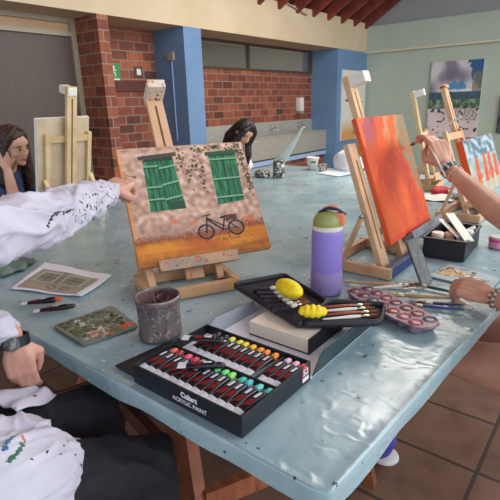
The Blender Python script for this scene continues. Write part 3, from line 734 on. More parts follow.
M['tube'] = mat('black_paint_tube', (24, 22, 26), .3)
M['crimp'] = mat('pale_tube_end', (214, 216, 226), .4)
M['band'] = mat('crimson_label', (120, 26, 38), .4)
def paint_tube(label, capm, loc_, rz, group, L=.098, r=.0085, pitch=0, caplen=.013, capn='tube_cap'):
    t = thing('paint_tube', label, 'paint tube', loc_, rz, group); t.rotation_euler[1] = pitch
    vs = []; fs = []; seg = 16; prof = [(0, .0125, .0008), (.012, .012, .0012), (.03, .0105, .0045), (.055, .0092, .0078), (L - caplen - .008, r, r), (L - caplen - .004, r * .95, r * .95), (L - caplen, r * .55, r * .55)]
    for x, a, b in prof:
        for k in range(seg):
            an = 2 * PI * k / seg; vs.append(V((x, a * math.cos(an), b * math.sin(an) + r)))
    n = len(prof)
    for i in range(n - 1):
        for k in range(seg):
            k2 = (k + 1) % seg; fs.append((i * seg + k, (i + 1) * seg + k, (i + 1) * seg + k2, i * seg + k2))
    fs.append(tuple(range(seg))); fs.append(tuple((n - 1) * seg + k for k in range(seg))[::-1])
    obj('tube_body', (vs, fs), M['tube'], t, True)
    def wrap(nm, x0, x1, a0, a1, m, lift=.0004, slant=0):  # label patch wrapped on the tube top
        vs = []; fs = []; nn = 8
        for i in range(5):
            x = x0 + (x1 - x0) * i / 4
            for k in range(nn + 1):
                an = a0 + (a1 - a0) * k / nn; xx = x + slant * (k / nn - .5)
                for j in range(n - 1):
                    if prof[j][0] <= xx <= prof[j + 1][0]: f_ = (xx - prof[j][0]) / (prof[j + 1][0] - prof[j][0]); A = prof[j][1] + (prof[j + 1][1] - prof[j][1]) * f_; B = prof[j][2] + (prof[j + 1][2] - prof[j][2]) * f_; break
                else: A, B = prof[0][1], prof[0][2]
                vs.append(V((xx, (A + lift) * math.cos(an), (B + lift) * math.sin(an) + r)))
        for i in range(4):
            for k in range(nn): q_ = i * (nn + 1) + k; fs.append((q_, q_ + nn + 1, q_ + nn + 2, q_ + 1))
        obj(nm, (vs, fs), m, t, True)
    wrap('crimped_end', .0005, .019, .1, PI - .1, M['crimp'])
    wrap('colour_band', .030, .050, .95, PI - .9, M['band'], slant=.010)
    wrap('brand_stripe', .055, .073, 1.1, PI - 1.25, M['crimp'], slant=.002)
    wrap('label_swoosh', .02, .080, .30, .72, M['crimp'], slant=.0)
    cap = sweep([(L - caplen, 0, r), (L - .002, 0, r)], [.0078, .0070], 14, 1); obj(capn, cap, capm, t, True)
    return t
capcol = {}
def capmat(n, c):
    if n not in capcol: capcol[n] = mat('cap_' + n, c, .35)
    return capcol[n]
back = [('black', (40, 38, 42)), ('black', (40, 38, 42)), ('black', (40, 38, 42)), ('lemon', (214, 214, 84)), ('pale yellow', (224, 210, 70)), ('yellow', (238, 206, 40)), ('golden yellow', (240, 178, 30)), ('amber', (238, 150, 40)), ('light orange', (232, 138, 56)), ('orange', (236, 132, 30))]
bx, by = .534, .462
def where(k, n): return 'counted from the left end of its row' 
ordn = ['first', 'second', 'third', 'fourth', 'fifth', 'sixth', 'seventh', 'eighth', 'ninth', 'tenth', 'eleventh', 'twelfth', 'thirteenth', 'fourteenth', 'fifteenth']
y = by + BD - .018
for k, (cn, cc) in enumerate(back):
    if k >= 1:
        lab = '%s-capped black paint tube, %s from the left in the back row of the box' % (cn, ordn[k])
        paint_tube(lab, capmat(cn, cc), (bx + .127, y, TZ + .0255), -.14 + random.uniform(-.04, .04), 'paint tubes in the back row of the box', pitch=-.06)
    y -= .0235 if k < 3 else .0205
for k, (cn, cc) in enumerate([('lilac', (214, 176, 206)), ('pale pink', (220, 170, 190)), ('red', (206, 60, 70))]):
    paint_tube('%s-capped black paint tube in the back right compartment of the box' % cn, capmat(cn, cc), (bx + .124, by + .058 - k * .0185, TZ + .0255), -.14 + random.uniform(-.04, .04), 'paint tubes in the back right compartment', pitch=-.06)
front = [('coral', (224, 92, 84)), ('dark red', (150, 40, 50)), ('rose', (222, 84, 116)), ('crimson pink', (206, 56, 100)), ('olive', (150, 148, 110)), ('dark green', (40, 60, 50)), ('mint green', (96, 206, 130)), ('light green', (112, 214, 120)), ('lime green', (140, 220, 110)), ('turquoise', (60, 184, 172)), ('sea blue', (80, 176, 190)), ('aqua', (96, 196, 196)), ('teal', (60, 170, 150))]
y = by + BD - .010
for k, (cn, cc) in enumerate(front):
    paint_tube('%s-capped black paint tube, %s from the left in the front row of the box' % (cn, ordn[k]), capmat(cn, cc), (bx + .009, y, TZ + .0255), -.16 + random.uniform(-.04, .04), 'paint tubes in the front row of the box', pitch=-.06)
    y -= .0224
# two tubes lying across the others
a = paint_tube('black paint tube lying crosswise on top of the front row beside the green caps', capmat('black', (40, 38, 42)), (bx + .045, by + .212, TZ + .046), -.95, None); 
a = paint_tube('black paint tube lying crosswise at the left end of the back row', capmat('black', (40, 38, 42)), (bx + .140, by + .296, TZ + .045), -1.15, None)

# black cardboard sleeve slid under the box's left end
bm = BM(); prism(bm, [(.545, .775), (.548, .858), (.70, .842), (.72, .775)], TZ + .0005, TZ + .005)
tag(obj('cardboard_sleeve', bm, M['black']), 'flat black cardboard sleeve poking out left of the paint box', 'cardboard')

# thick sketch pad under the brush case
t = thing('sketch_pad', 'thick cream-paged block standing in the open lid under the brush case', 'sketch pad', (.852, .515, TZ + .0045))
bm = BM(); box(bm, (0, .004, .002), (.17, .182, .038), None, .002); obj('pages', bm, M['creampages'], t)
bm = BM(); box(bm, (-.002, .0, 0), (.172, .0035, .040), None, .0008); box(bm, (-.001, 0, 0), (.172, .184, .0018)); obj('pad_cover', bm, M['black'], t)

# ------------------------------------------------------------------ brush case
t = thing('brush_case', 'open black zip case for brushes lying across the sketch pad', 'brush case', (1.0, .68, TZ + .045))
ox, oy, oz = 1.0, .68, TZ + .045
def rnd(poly, r=.018, n=4):
    out = []
    m_ = len(poly)
    for i in range(m_):
        p = V((*poly[i], 0)); a = (V((*poly[i - 1], 0)) - p).normalized(); b = (V((*poly[(i + 1) % m_], 0)) - p).normalized()
        p0 = p + a * r; p1 = p + b * r
        for k in range(n + 1):
            s = k / n; q = p0 * (1 - s) ** 2 + p * 2 * s * (1 - s) + p1 * s * s; out.append((q.x, q.y))
    return out
halfA = rnd([(.995 - ox, .872 - oy), (1.150 - ox, .790 - oy), (1.040 - ox, .575 - oy), (.880 - ox, .560 - oy)])
def tray_half(poly, tiltfn, name, rim=.010):
    c = (sum(p[0] for p in poly) / len(poly), sum(p[1] for p in poly) / len(poly))
    bm = BM(); prism(bm, poly, 0, .006); 
    for v in bm.verts: v.co.z += tiltfn(v.co.x, v.co.y)
    o = obj(name, bm, M['blackfab'], t)
    ring = [V((p[0], p[1], .009 + tiltfn(*p))) for p in poly]; n = len(ring)
    vs = []; fs = []
    for i in range(n):
        d = (ring[(i + 1) % n] - ring[i - 1]).normalized(); s = d.cross(V((0, 0, 1)))
        for k in range(8): an = 2 * PI * k / 8; vs.append(ring[i] + s * .0055 * math.cos(an) + V((0, 0, 1)) * rim * math.sin(an))
    for i in range(n):
        i2 = (i + 1) % n
        for k in range(8): fs.append((i * 8 + k, i * 8 + (k + 1) % 8, i2 * 8 + (k + 1) % 8, i2 * 8 + k))
    obj('zipped_edge', (vs, fs), M['elastic'], o, True)
    return o
tz_ = lambda x, y: .002
ha = tray_half(halfA, tz_, 'case_half')
halfB = rnd([(1.042 - ox, .574 - oy), (1.110 - ox, .440 - oy), (1.005 - ox, .405 - oy), (.886 - ox, .553 - oy)])
hb = tray_half(halfB, lambda x, y: .004, 'case_half')
# elastic loops running across the first half and loops for handles
LP = [((.946, .783), (.989, .737)), ((.925, .755), (.969, .708)), ((.907, .726), (.952, .684)), ((.892, .701), (.939, .660)), ((.875, .670), (.926, .637)), ((.863, .644), (.918, .618))]
LP = [(V((a[0] + .042, a[1] + .018)), V((b[0] + .030, b[1] + .012))) for a, b in LP]
for a, b in LP:
    a2 = b - (b - a).normalized() * .052
    bm = BM(); bar(bm, (a2.x - ox, a2.y - oy, .014), (b.x - ox, b.y - oy, .015), .014, .015, bev=.004); obj('elastic_loop', bm, M['elastic'], ha)
def brush(label, a, b, r=.004, handle=None, bl=.03, group=None, fl=.02, bristle=None, flat=.6, cat='paintbrush'):
    """a = bristle tip, b = handle end (world)"""
    a = V(a); b = V(b); t = thing('paintbrush', label, cat, a, 0, group); d = (b - a); L = d.length; d.normalize()
    obj('bristle_tuft', sweep([d * .002, d * bl * .5, d * bl], [r * .35, r * 1.1, r], 10, 2), bristle or M['bristle'], t, True)
    obj('ferrule', sweep([d * bl * .95, d * (bl + fl)], [r * 1.05, r * .95], 10, 1), M['ferrule'], t, True)
    obj('handle', sweep([d * (bl + fl), d * (bl + fl + (L - bl - fl) * .25), d * (L * .75), d * L], [r * .9, r * 1.15, r * .8, r * .5], 10, 2), handle or M['brush_h'], t, True)
    return t
zc = TZ + .045 + .022
M['whiteh'] = mat('white_handle', (228, 226, 220), .35); M['blackh'] = mat('black_handle', (30, 28, 30), .3); M['redh'] = mat('red_brown_handle', (150, 70, 40), .35)
posn = ['farthest from the box', 'second from the far end', 'third from the far end', 'third from the box', 'second from the box', 'nearest to the box']
for k, (a, b) in enumerate(LP):
    d_ = (b - a).normalized(); e_ = b + d_ * (.085 - .006 * k); st_ = b - d_ * .004
    brush('brush with a white tip in the black case loops, %s' % posn[k], (e_.x, e_.y, zc + .003), (st_.x, st_.y, zc - .002), .0042, handle=M['whiteh'], group='brushes held by the case loops')
    o_ = obj('end_cap', sweep([(b.x + d_.x * .002, b.y + d_.y * .002, zc - .001), (b.x + d_.x * .012, b.y + d_.y * .012, zc)], .0062, 12, 1), M['white'], None, True); c_ = bpy.data.objects[[q.name for q in bpy.data.objects if q.name.startswith('paintbrush')][-1]]; o_.parent = c_; o_.matrix_parent_inverse = Matrix.Translation(c_.location).inverted()
for k, (a, b, h_) in enumerate((((.985, .535), (1.075, .452), 'whiteh'), ((.970, .518), (1.06, .435), 'redh'), ((.955, .50), (1.04, .425), 'whiteh'), ((1.0, .552), (1.09, .466), 'redh'))):
    brush(['white-handled brush beside the bumpy yellow sponge', 'brown-handled brush beside the bumpy yellow sponge', 'white-handled brush nearest the lid flap of the paint box', 'brown-handled brush at the far side of the right case half'][k], (b[0], b[1], zc - .006), (a[0] + (a[0] - b[0]) * .3, a[1] + (a[1] - b[1]) * .3, zc - .002), .0042, handle=M[h_], group='brushes on the right half of the case')
# sponges
sp = ell((0, 0, 0), (.052, .027, .024), Matrix.Rotation(-1.92, 3, 'Z'), 28, 16)
o = obj('sponge', sp, M['yellow'], None, True); o.location = (.982, .660, TZ + .098); tag(o, 'smooth oval yellow sponge on the left half of the brush case', 'sponge')
vs, fs = ell((0, 0, 0), (.036, .019, .016), None, 40, 20)
vs = [V((v.x, v.y * (1 + .10 * math.cos(v.x * 420)), v.z * (1 + .12 * math.cos(v.x * 420)))) for v in vs]
o = obj('sponge', (vs, fs), M['yellow'], None, True); o.location = (.915, .545, TZ + .086); o.rotation_euler = (0, 0, -1.05); tag(o, 'bumpy ridged yellow sponge on the right half of the brush case', 'sponge')

# ------------------------------------------------------------------ bottle, tin
t = thing('water_bottle', 'lavender insulated water bottle standing behind the brush case', 'bottle', (1.226, .682, TZ))
obj('bottle_body', lathe([(.045, .070), (.0475, .072), (.0475, .195), (.046, .204), (.044, .208)], 48), M['lav'], t, True, 40)
obj('silicone_boot', lathe([(.043, .0), (.0485, .004), (.0495, .01), (.0495, .072), (.0475, .075)], 48), M['boot'], t, True, 40)
obj('collar', lathe([(.044, .206), (.046, .208), (.046, .219), (.043, .221)], 40), M['white'], t, True, 40)
ld = obj('lid', lathe([(.044, .220), (.0445, .226), (.042, .240), (.036, .252), (.026, .260), (.010, .264)], 40), M['olive'], t, True, 60)
bm = BM(); box(bm, (-.014, -.052, .222), (.016, -.026, .262), Matrix.Rotation(.25, 4, 'Z'), .006); obj('spout_cover', bm, M['orangepl'], ld, True, 40)
lp = sweep([(-.010, .018, .262), (-.004, -.004, .273), (.006, -.030, .272), (.012, -.050, .260)], [.009, .010, .010, .007], 12, 2, .5, (0, 0, 1)); obj('carry_loop', lp, M['navy'], ld, True)
lp = sweep([(.0, .012, .272), (.006, -.01, .279), (.010, -.028, .276)], [.006, .008, .006], 12, 2, .5, (0, 0, 1)); obj('lid_button', lp, M['orangepl'], ld, True)

t = thing('paint_tin', 'paint-stained grey tin can for rinsing brushes beside the paint box', 'tin', (.722, .897, TZ)); t.scale = (1.05, 1.05, 1.07)
TR = .0555
obj('tin_wall', lathe([(TR - .004, 0), (TR - .001, .0015), (TR - .001, .012), (TR - .0025, .014), (TR - .0025, .088), (TR, .092), (TR + .0005, .100), (TR - .0015, .104), (TR - .004, .1035), (TR - .005, .098), (TR - .005, .03)], 56, close=False), [M['tin']], t, True, 50)
obj('tin_inner', lathe([(TR - .0052, .098), (TR - .0056, .03), (TR - .006, .028)], 56, close=False), M['tin_in'], t, True)
obj('tin_rim', lathe([(TR - .001, .0985), (TR + .002, .1005), (TR + .002, .104), (TR - .001, .1065), (TR - .004, .105), (TR - .004, .1)], 56, close=False), mat('rolled_metal_rim', (150, 146, 142), .4, .5, c2=(104, 84, 84), scale=30), t, True)
obj('dirty_water', lathe([(TR - .006, .045), (.02, .0452), (.001, .0452)], 40, close=True), M['mud'], t, True)
obj('tin_base', lathe([(TR - .006, .002), (.001, .002)], 40), M['tin'], t)

# ------------------------------------------------------------------ printed photo, palette, tubes on the left
def crl(u, v):
    return .001 + .016 * max(0, v - .75) ** 1.3 * 2 + .008 * max(0, u - .8) * 2 + .003 * math.sin(u * 5 + v * 3) ** 2
pc = [(.641, 1.575, TZ), (.739, 1.296, TZ), (.907, 1.369, TZ), (.850, 1.735, TZ)]
o = sheet('printed_photo', pc, M['paper'], None, 30, 30, crl, .0005); tag(o, 'white printed sheet showing the shuttered house, left of the painting', 'paper')
ph = sheet('printed_picture', [V((0, 0, .0008)) + V(pc[0]).lerp(V(pc[1]), .06).lerp(V(pc[3]).lerp(V(pc[2]), .06), .06), V((0, 0, .0008)) + V(pc[0]).lerp(V(pc[1]), .90).lerp(V(pc[3]).lerp(V(pc[2]), .90), .06), V((0, 0, .0008)) + V(pc[0]).lerp(V(pc[1]), .90).lerp(V(pc[3]).lerp(V(pc[2]), .90), .80), V((0, 0, .0008)) + V(pc[0]).lerp(V(pc[1]), .10).lerp(V(pc[3]).lerp(V(pc[2]), .10), .80)], pmg, o, 90, 60, lambda u, v: crl(.06 + .84 * u, .06 + .74 * v), .0003)
ca = ph.data.color_attributes.new('paint', 'FLOAT_COLOR', 'POINT'); buf = []
for j in range(61):
    for i in range(91): buf.extend(rgb(art_photo(i / 90, j / 60)))
ca.data.foreach_set('color', buf)
def flat_palette(name, label, pts, base, blobs, n=260, seed=1):
    cx = sum(p[0] for p in pts) / 4; cy = sum(p[1] for p in pts) / 4
    t = thing(name, label, 'palette', (cx, cy, TZ))
    L_ = [(p[0] - cx, p[1] - cy) for p in pts]
    bm = BM(); prism(bm, rnd(L_, .012), .0006, .005, .001); obj('palette_board', bm, base, t)
    r_ = random.Random(seed)
    for cname, cc, uv, rad, cnt in blobs:
        parts = []
        for _ in range(cnt):
            u = min(.9, max(.1, uv[0] + r_.gauss(0, rad))); v = min(.88, max(.12, uv[1] + r_.gauss(0, rad)))
            a = V((*L_[0], 0)).lerp(V((*L_[1], 0)), u); b = V((*L_[3], 0)).lerp(V((*L_[2], 0)), u); p = a.lerp(b, v)
            s = r_.uniform(.006, .013)
            parts.append(ell((p.x, p.y, .0052), (s * r_.uniform(.9, 1.8), s * r_.uniform(.5, 1), r_.uniform(.001, .0028)), Matrix.Rotation(r_.uniform(0, 3), 3, 'Z'), 12, 6))
        obj('paint_smear', merge(parts), mat('smear_' + cname, cc, .35, c2=tuple(max(0, q - 30) for q in cc), scale=60, bump=.3, bscale=200), t, True)
    return t
flat_palette('paint_palette', 'dark palette board smeared with green, white and orange paint by the tin', [(.573, 1.178), (.560, 1.008), (.712, .975), (.753, 1.155)],
    mat('dirty_palette_board', (104, 112, 104), .4, c2=(130, 132, 120), scale=14),
    [('sage', (124, 132, 108), (.4, .5), .24, 90), ('olive_paint', (100, 110, 84), (.35, .4), .24, 60), ('grey', (156, 160, 152), (.6, .6), .24, 70), ('white_paint', (214, 210, 202), (.25, .30), .06, 7), ('peach', (222, 178, 146), (.75, .3), .07, 12), ('orange_paint', (230, 108, 50), (.86, .48), .04, 9), ('orange_red', (226, 96, 56), (.84, .82), .03, 5), ('cream_white', (226, 216, 200), (.72, .42), .06, 12), ('dark_paint', (52, 58, 52), (.5, .75), .16, 22)])
paint_tube('black paint tube with an orange cap lying beside the wristwatch', capmat('orange red', (228, 88, 44)), (.590, 1.392, TZ), -.62, None, L=.115, r=.010)
paint_tube('black paint tube with a dark cap lying nearest the table edge by the palette', capmat('dark green', (40, 60, 50)), (.585, 1.308, TZ), -.60, None, L=.115, r=.009)
# crumpled cloth
def lump(name, label, cat, c, r, m, amp=.35, seed=0, sc=14, z=1):
    vs, fs = ell((0, 0, 0), r, None, 48, 28)
    vs = [v * (1 + amp * ns(v.x * sc + seed, v.y * sc, v.z * sc) + amp * .5 * abs(ns(v.x * sc * 2.6 + seed, v.y * sc * 2.6, v.z * 30))) for v in vs]
    vs = [V((v.x, v.y, max(v.z, -r[2] * .55))) for v in vs]
    o = obj(name, (vs, fs), m, None, True); o.location = (c[0], c[1], c[2] + r[2] * .56); return tag(o, label, cat)
lump('paint_rag', 'crumpled grey green rag on the table behind the printed sheet', 'cloth', (.735, 1.80, TZ), (.075, .09, .02), specks(mat('grey_green_rag', (120, 138, 134), .9, c2=(78, 92, 88), scale=20), [(44, 54, 52), (90, 130, 104)], 30, .14, .4), .5, 2, 20)

# ------------------------------------------------------------------ right side: watercolour tray, brushes, phone, caddy
t = thing('well_palette', 'oval plastic palette with rounded wells of pink and crimson paint', 'palette', (1.190, .458, TZ), math.radians(65))
M['traypl'] = mat('stained_pink_plastic', (166, 132, 148), .4, c2=(112, 84, 100), scale=30)
hl, hwid = .158, .052
poly = []
for k in range(48):
    a = 2 * PI * k / 48; e = .55
    cx_, sx_ = math.cos(a), math.sin(a)
    poly.append((hl * math.copysign(abs(cx_) ** e, cx_), hwid * math.copysign(abs(sx_) ** e, sx_)))
bm = BM(); prism(bm, poly, .020, .026, .0015); obj('palette_plate', bm, M['traypl'], t, False)
rr = random.Random(5)
wellc = [('wine', (110, 30, 52)), ('crimson', (160, 36, 64)), ('pinkpaint', (196, 84, 120)), ('plum', (92, 44, 78)), ('slate', (60, 76, 98)), ('brick', (166, 66, 60)), ('rosewood', (120, 50, 56))]
for i in range(7):
    for j in range(2):
        x_ = -.126 + i * .0415 + (.006 if j else 0); y_ = -.022 + j * .044
        w_ = obj('paint_well', lathe([(.013, .001), (.0165, .006), (.0185, .020), (.0192, .0272), (.0182, .0285), (.0170, .0265), (.0150, .016), (.004, .013)], 20, (x_, y_, 0)), M['traypl'], t, True)
        cn, cc = rr.choice(wellc)
        obj('dried_paint', ell((x_, y_, .0262), (.0172, .0172, .0030), None, 16, 6), mat('well_' + cn, cc, .3, c2=tuple(int(q * .7) for q in cc), scale=60), w_, True)

brush('wooden brush with a brown ferrule lying behind the well palette', (1.405, .470, TZ + .008), (1.322, .662, TZ + .006), .006, bl=.03)
brush('thin pale brush lying just behind the well palette', (1.395, .455, TZ + .02), (1.285, .600, TZ + .006), .005, handle=M['whiteh'], bl=.025)
brush('brush with yellow wooden handle near the hand', (1.285, .502, TZ + .012), (1.385, .330, TZ + .006), .006, bl=.028, bristle=mat('yellow_bristle', (206, 170, 110), .8))
brush('dark green handled brush pointing at the hand resting on the table', (1.425, .480, TZ + .008), (1.43, .335, TZ + .006), .005, handle=mat('dark_green_handle', (40, 66, 58), .35))
brush('blue-handled brush lying closest to the hand on the table', (1.26, .44, TZ + .006), (1.315, .290, TZ + .006), .0045, handle=mat('blue_handle', (50, 70, 140), .35))
brush('navy-handled brush beside the blue one in front of the hand', (1.29, .42, TZ + .006), (1.345, .30, TZ + .006), .0045, handle=mat('navy_handle', (36, 44, 90), .35))

# phone leaning on the grey ledge
pa, pb = V((1.432, .440, TZ + .004)), V((1.492, .415, TZ + .004))
t = thing('smartphone', 'dark smartphone propped upright against the orange canvas easel ledge', 'phone', (1.428, .447, TZ))
xa = V((1, -.12, 0)).normalized(); ya = V((.0, .075, .155)).normalized(); ya = (ya - xa * ya.dot(xa)).normalized(); Mp = frame4(xa, ya, (0, 0, 0.002))
bm = BM(); box(bm, (0, 0, -.004), (.072, .155, .004), Mp, .003); obj('phone_body', bm, mat('phone_grey', (96, 100, 108), .35, .5), t, True, 40)
bm = BM(); box(bm, (.003, .004, .004), (.069, .151, .0046), Mp); obj('screen', bm, M['screen'], t)

# tool caddy
t = thing('tool_caddy', 'open black plastic caddy full of small jars and tubes behind the phone', 'caddy', (1.752, .405, TZ), .06)
bm = BM(); w_, d_, h_ = .275, .150, .076
for lo, hi in (((0, 0, 0), (w_, d_, .004)), ((0, 0, .004), (.004, d_, h_)), ((w_ - .004, 0, .004), (w_, d_, h_)), ((.004, 0, .004), (w_ - .004, .004, h_)), ((.004, d_ - .004, .004), (w_ - .004, d_, h_)), ((-.006, -.006, h_ - .004), (.004, d_ + .006, h_ + .003)), ((w_ - .004, -.006, h_ - .004), (w_ + .006, d_ + .006, h_ + .003)), ((.004, -.006, h_ - .004), (w_ - .004, .004, h_ + .003)), ((.004, d_ - .004, h_ - .004), (w_ - .004, d_ + .006, h_ + .003))): box(bm, lo, hi, None, .001)
obj('caddy_body', bm, M['black'], t)
bm = BM(); box(bm, (w_ * .5, .004, .004), (w_ * .5 + .003, d_ - .004, h_ - .008)); obj('divider', bm, M['black'], t)
def jar(label, x, y, z, r, h, lidc, tiltx=0, group='small jars in the caddy', body=None):
    t = thing('paint_jar', label, 'jar', (x, y, z), 0, group); t.rotation_euler[0] = tiltx
    obj('jar_body', lathe([(r * .9, 0), (r, .003), (r, h * .72), (r * .92, h * .76)], 24), body or M['clear'], t, True, 40)
    obj('jar_lid', lathe([(r * .97, h * .74), (r * 1.03, h * .77), (r * 1.03, h * .97), (r * .95, h)], 24), mat('jar_lid_paint', lidc, .45), t, True, 40)
jar('jar with a tan and white lid in the left of the caddy', 1.80, .520, TZ + .006, .022, .082, (222, 210, 196))
jar('peach-lidded jar beside the tan one in the caddy', 1.835, .485, TZ + .006, .018, .078, (220, 170, 140))
jar('white jar in the middle of the caddy', 1.845, .445, TZ + .006, .018, .080, (230, 230, 228), 0, body=M['white'])
jar('small white jar at the right of the caddy', 1.885, .430, TZ + .006, .016, .083, (222, 224, 226), 0, body=M['white'])
o = obj('paint_stick', sweep([(1.90, .47, TZ + .06), (1.93, .425, TZ + .09)], .008, 10), M['white'], None, True); tag(o, 'white plastic tube lying on the jars in the caddy', 'tube')
bm = BM(); bar(bm, (1.78, .40, TZ + .075), (1.93, .52, TZ + .135), .035, .004, up=(0, 0, 1), bev=.001); bar(bm, (1.80, .44, TZ + .078), (1.90, .545, TZ + .115), .02, .003, up=(0, 0, 1))
tag(obj('plastic_spatula', bm, M['clear']), 'clear plastic strip sticking up out of the black caddy', 'plastic strip')
t = thing('lidded_pot', 'pink and clear round pot beside the right end of the caddy', 'pot', (2.02, .345, TZ))
obj('pot_body', lathe([(.034, 0), (.037, .003), (.037, .026), (.034, .028)], 28), mat('pale_pink_plastic', (226, 160, 196), .3), t, True, 40)
obj('pot_band', lathe([(.036, .026), (.0385, .028), (.0385, .036), (.036, .038)], 28), M['pink'], t, True, 40)
obj('pot_lid', lathe([(.036, .037), (.037, .040), (.034, .046), (.01, .048)], 28), M['clear'], t, True, 40)

flat_palette('acrylic_palette', 'clear shiny palette sheet with brown and yellow paint under the resting hand', [(1.536, .462), (1.513, .262), (1.640, .262), (1.70, .435)],
    mat('clear_acrylic_sheet', (176, 196, 202), .08, c2=(196, 210, 214), scale=9),
    [('ochre', (196, 156, 92), (.25, .5), .12, 36), ('umber', (120, 84, 60), (.2, .55), .12, 24), ('cream_paint', (226, 214, 190), (.35, .6), .12, 16), ('grey_paint', (130, 136, 138), (.5, .5), .15, 16)], seed=8)

# ------------------------------------------------------------------ far table items
tub = mat('white_tub_plastic', (222, 218, 210), .6)
t = thing('plastic_tub', 'white tapering plastic tub with dark writing marks at the far end of the table', 'tub', (3.66, 2.20, TZ))
obj('tub_body', lathe([(.040, 0), (.042, .003), (.055, .095), (.058, .096), (.058, .108), (.054, .110), (.050, .1), (.038, .01)], 30), tub, t, True, 40)
bm = BM()
for k in range(7):
    a = math.radians(196 + k * 7); bar(bm, (.0505 * math.cos(a), .0505 * math.sin(a), .060), (.0525 * math.cos(a), .0525 * math.sin(a), .078), .004, .002)
obj('dark_marks', bm, M['black'], t)
jm = specks(mat('painted_glass', (176, 166, 150), .4), [(60, 56, 50), (150, 90, 60), (230, 226, 220)], 40, .2, .4)
t = thing('stained_jar', 'small paint-stained jar right of the white tub', 'jar', (3.62, 2.07, TZ)); obj('jar_body', lathe([(.03, 0), (.034, .004), (.036, .06), (.03, .062), (.028, .01)], 24), jm, t, True, 40)
o = sheet('pale_paper', [(3.47, 2.06, TZ + .001), (3.38, 1.80, TZ + .001), (3.58, 1.72, TZ + .001), (3.68, 1.99, TZ + .001)], mat('ice_blue_paper', (206, 222, 230), .6), None, 16, 16, lambda u, v: .02 * v * v + .008 * math.sin(u * 6) * v, .0006); tag(o, 'pale blue sheet of paper lying in front of the white tub', 'paper')
lump('white_bundle', 'white crumpled cloth bundle at the blue pier left of the orange canvas', 'cloth', (3.68, 1.86, TZ), (.10, .13, .12), mat('white_cotton', (226, 224, 230), .85, bump=.3, bscale=20), .18, 5, 9)
# curled plastic sheet and patterned bags near the far girl
def curl():
    vs = []; fs = []; n = 26; m_ = 8
    for i in range(n + 1):
        s = i / n; wd = .075 * (1 - s) ** .7 + .004
        c = V((3.13 + .06 * s, 2.22 - .22 * s, TZ + .10 + .30 * s ** 1.3))
        for k in range(m_ + 1):
            q = k / m_ - .5; vs.append(c + V((-.5 * q * wd, .55 * q * wd + .03 * (q * q), q * wd * (1 - .3 * s))))
    for i in range(n):
        for k in range(m_): a = i * (m_ + 1) + k; fs.append((a, a + 1, a + m_ + 2, a + m_ + 1))
    o = obj('plastic_wrap', (vs, fs), M['clear'], None, True); md = o.modifiers.new('s', 'SOLIDIFY'); md.thickness = .002
    tag(o, 'curved translucent plastic strip rising from the pattern-wrapped pot', 'plastic strip')
curl()
pat = specks(mat('patterned_wrap', (206, 206, 196), .7), [(90, 96, 92), (140, 140, 126), (60, 66, 64)], 34, .2, .35)
t = thing('wrapped_pot', 'pot wrapped in grey speckled paper beside the far girl', 'pot', (3.13, 2.20, TZ))
obj('wrapped_body', lathe([(.046, 0), (.050, .004), (.047, .08), (.044, .140), (.038, .142), (.034, .02)], 24), pat, t, True, 50)
t = thing('crumpled_bag', 'crumpled speckled bag left of the wrapped pot', 'bag', (3.10, 2.34, TZ))
b_ = lump('bag_body', None, None, (0, 0, 0), (.065, .07, .04), pat, .3, 4, 16); b_.parent = t
# red cloth, bowl near the empty easel
lump('red_cloth', 'folded bright red cloth at the foot of the far empty easel', 'cloth', (3.06, .88, TZ), (.07, .06, .03), M['red'], .35, 7, 16)
t = thing('plastic_bowl', 'pale plastic bowl on the table right of the red cloth', 'bowl', (2.95, .74, TZ))
obj('bowl_wall', lathe([(.035, 0), (.06, .02), (.075, .045), (.072, .047), (.056, .024), (.03, .006)], 28), mat('pale_blue_bowl', (206, 216, 224), .4), t, True, 40)
for i, (x_, y_, l_) in enumerate(((2.78, .95, 'left'), (2.75, .72, 'right'))):
    o = sheet('paper_sheet', [(x_, y_, TZ + .001), (x_ + .02, y_ - .2, TZ + .001), (x_ + .26, y_ - .18, TZ + .001), (x_ + .24, y_ + .02, TZ + .001)], mat('worn_white_paper', (222, 226, 228), .5), None, 14, 14, lambda u, v: .004 + .004 * math.sin(u * 9 + v * 4), .0006); tag(o, 'white paper sheet behind the caddy, %s one of the two by the far easel' % l_, 'paper')

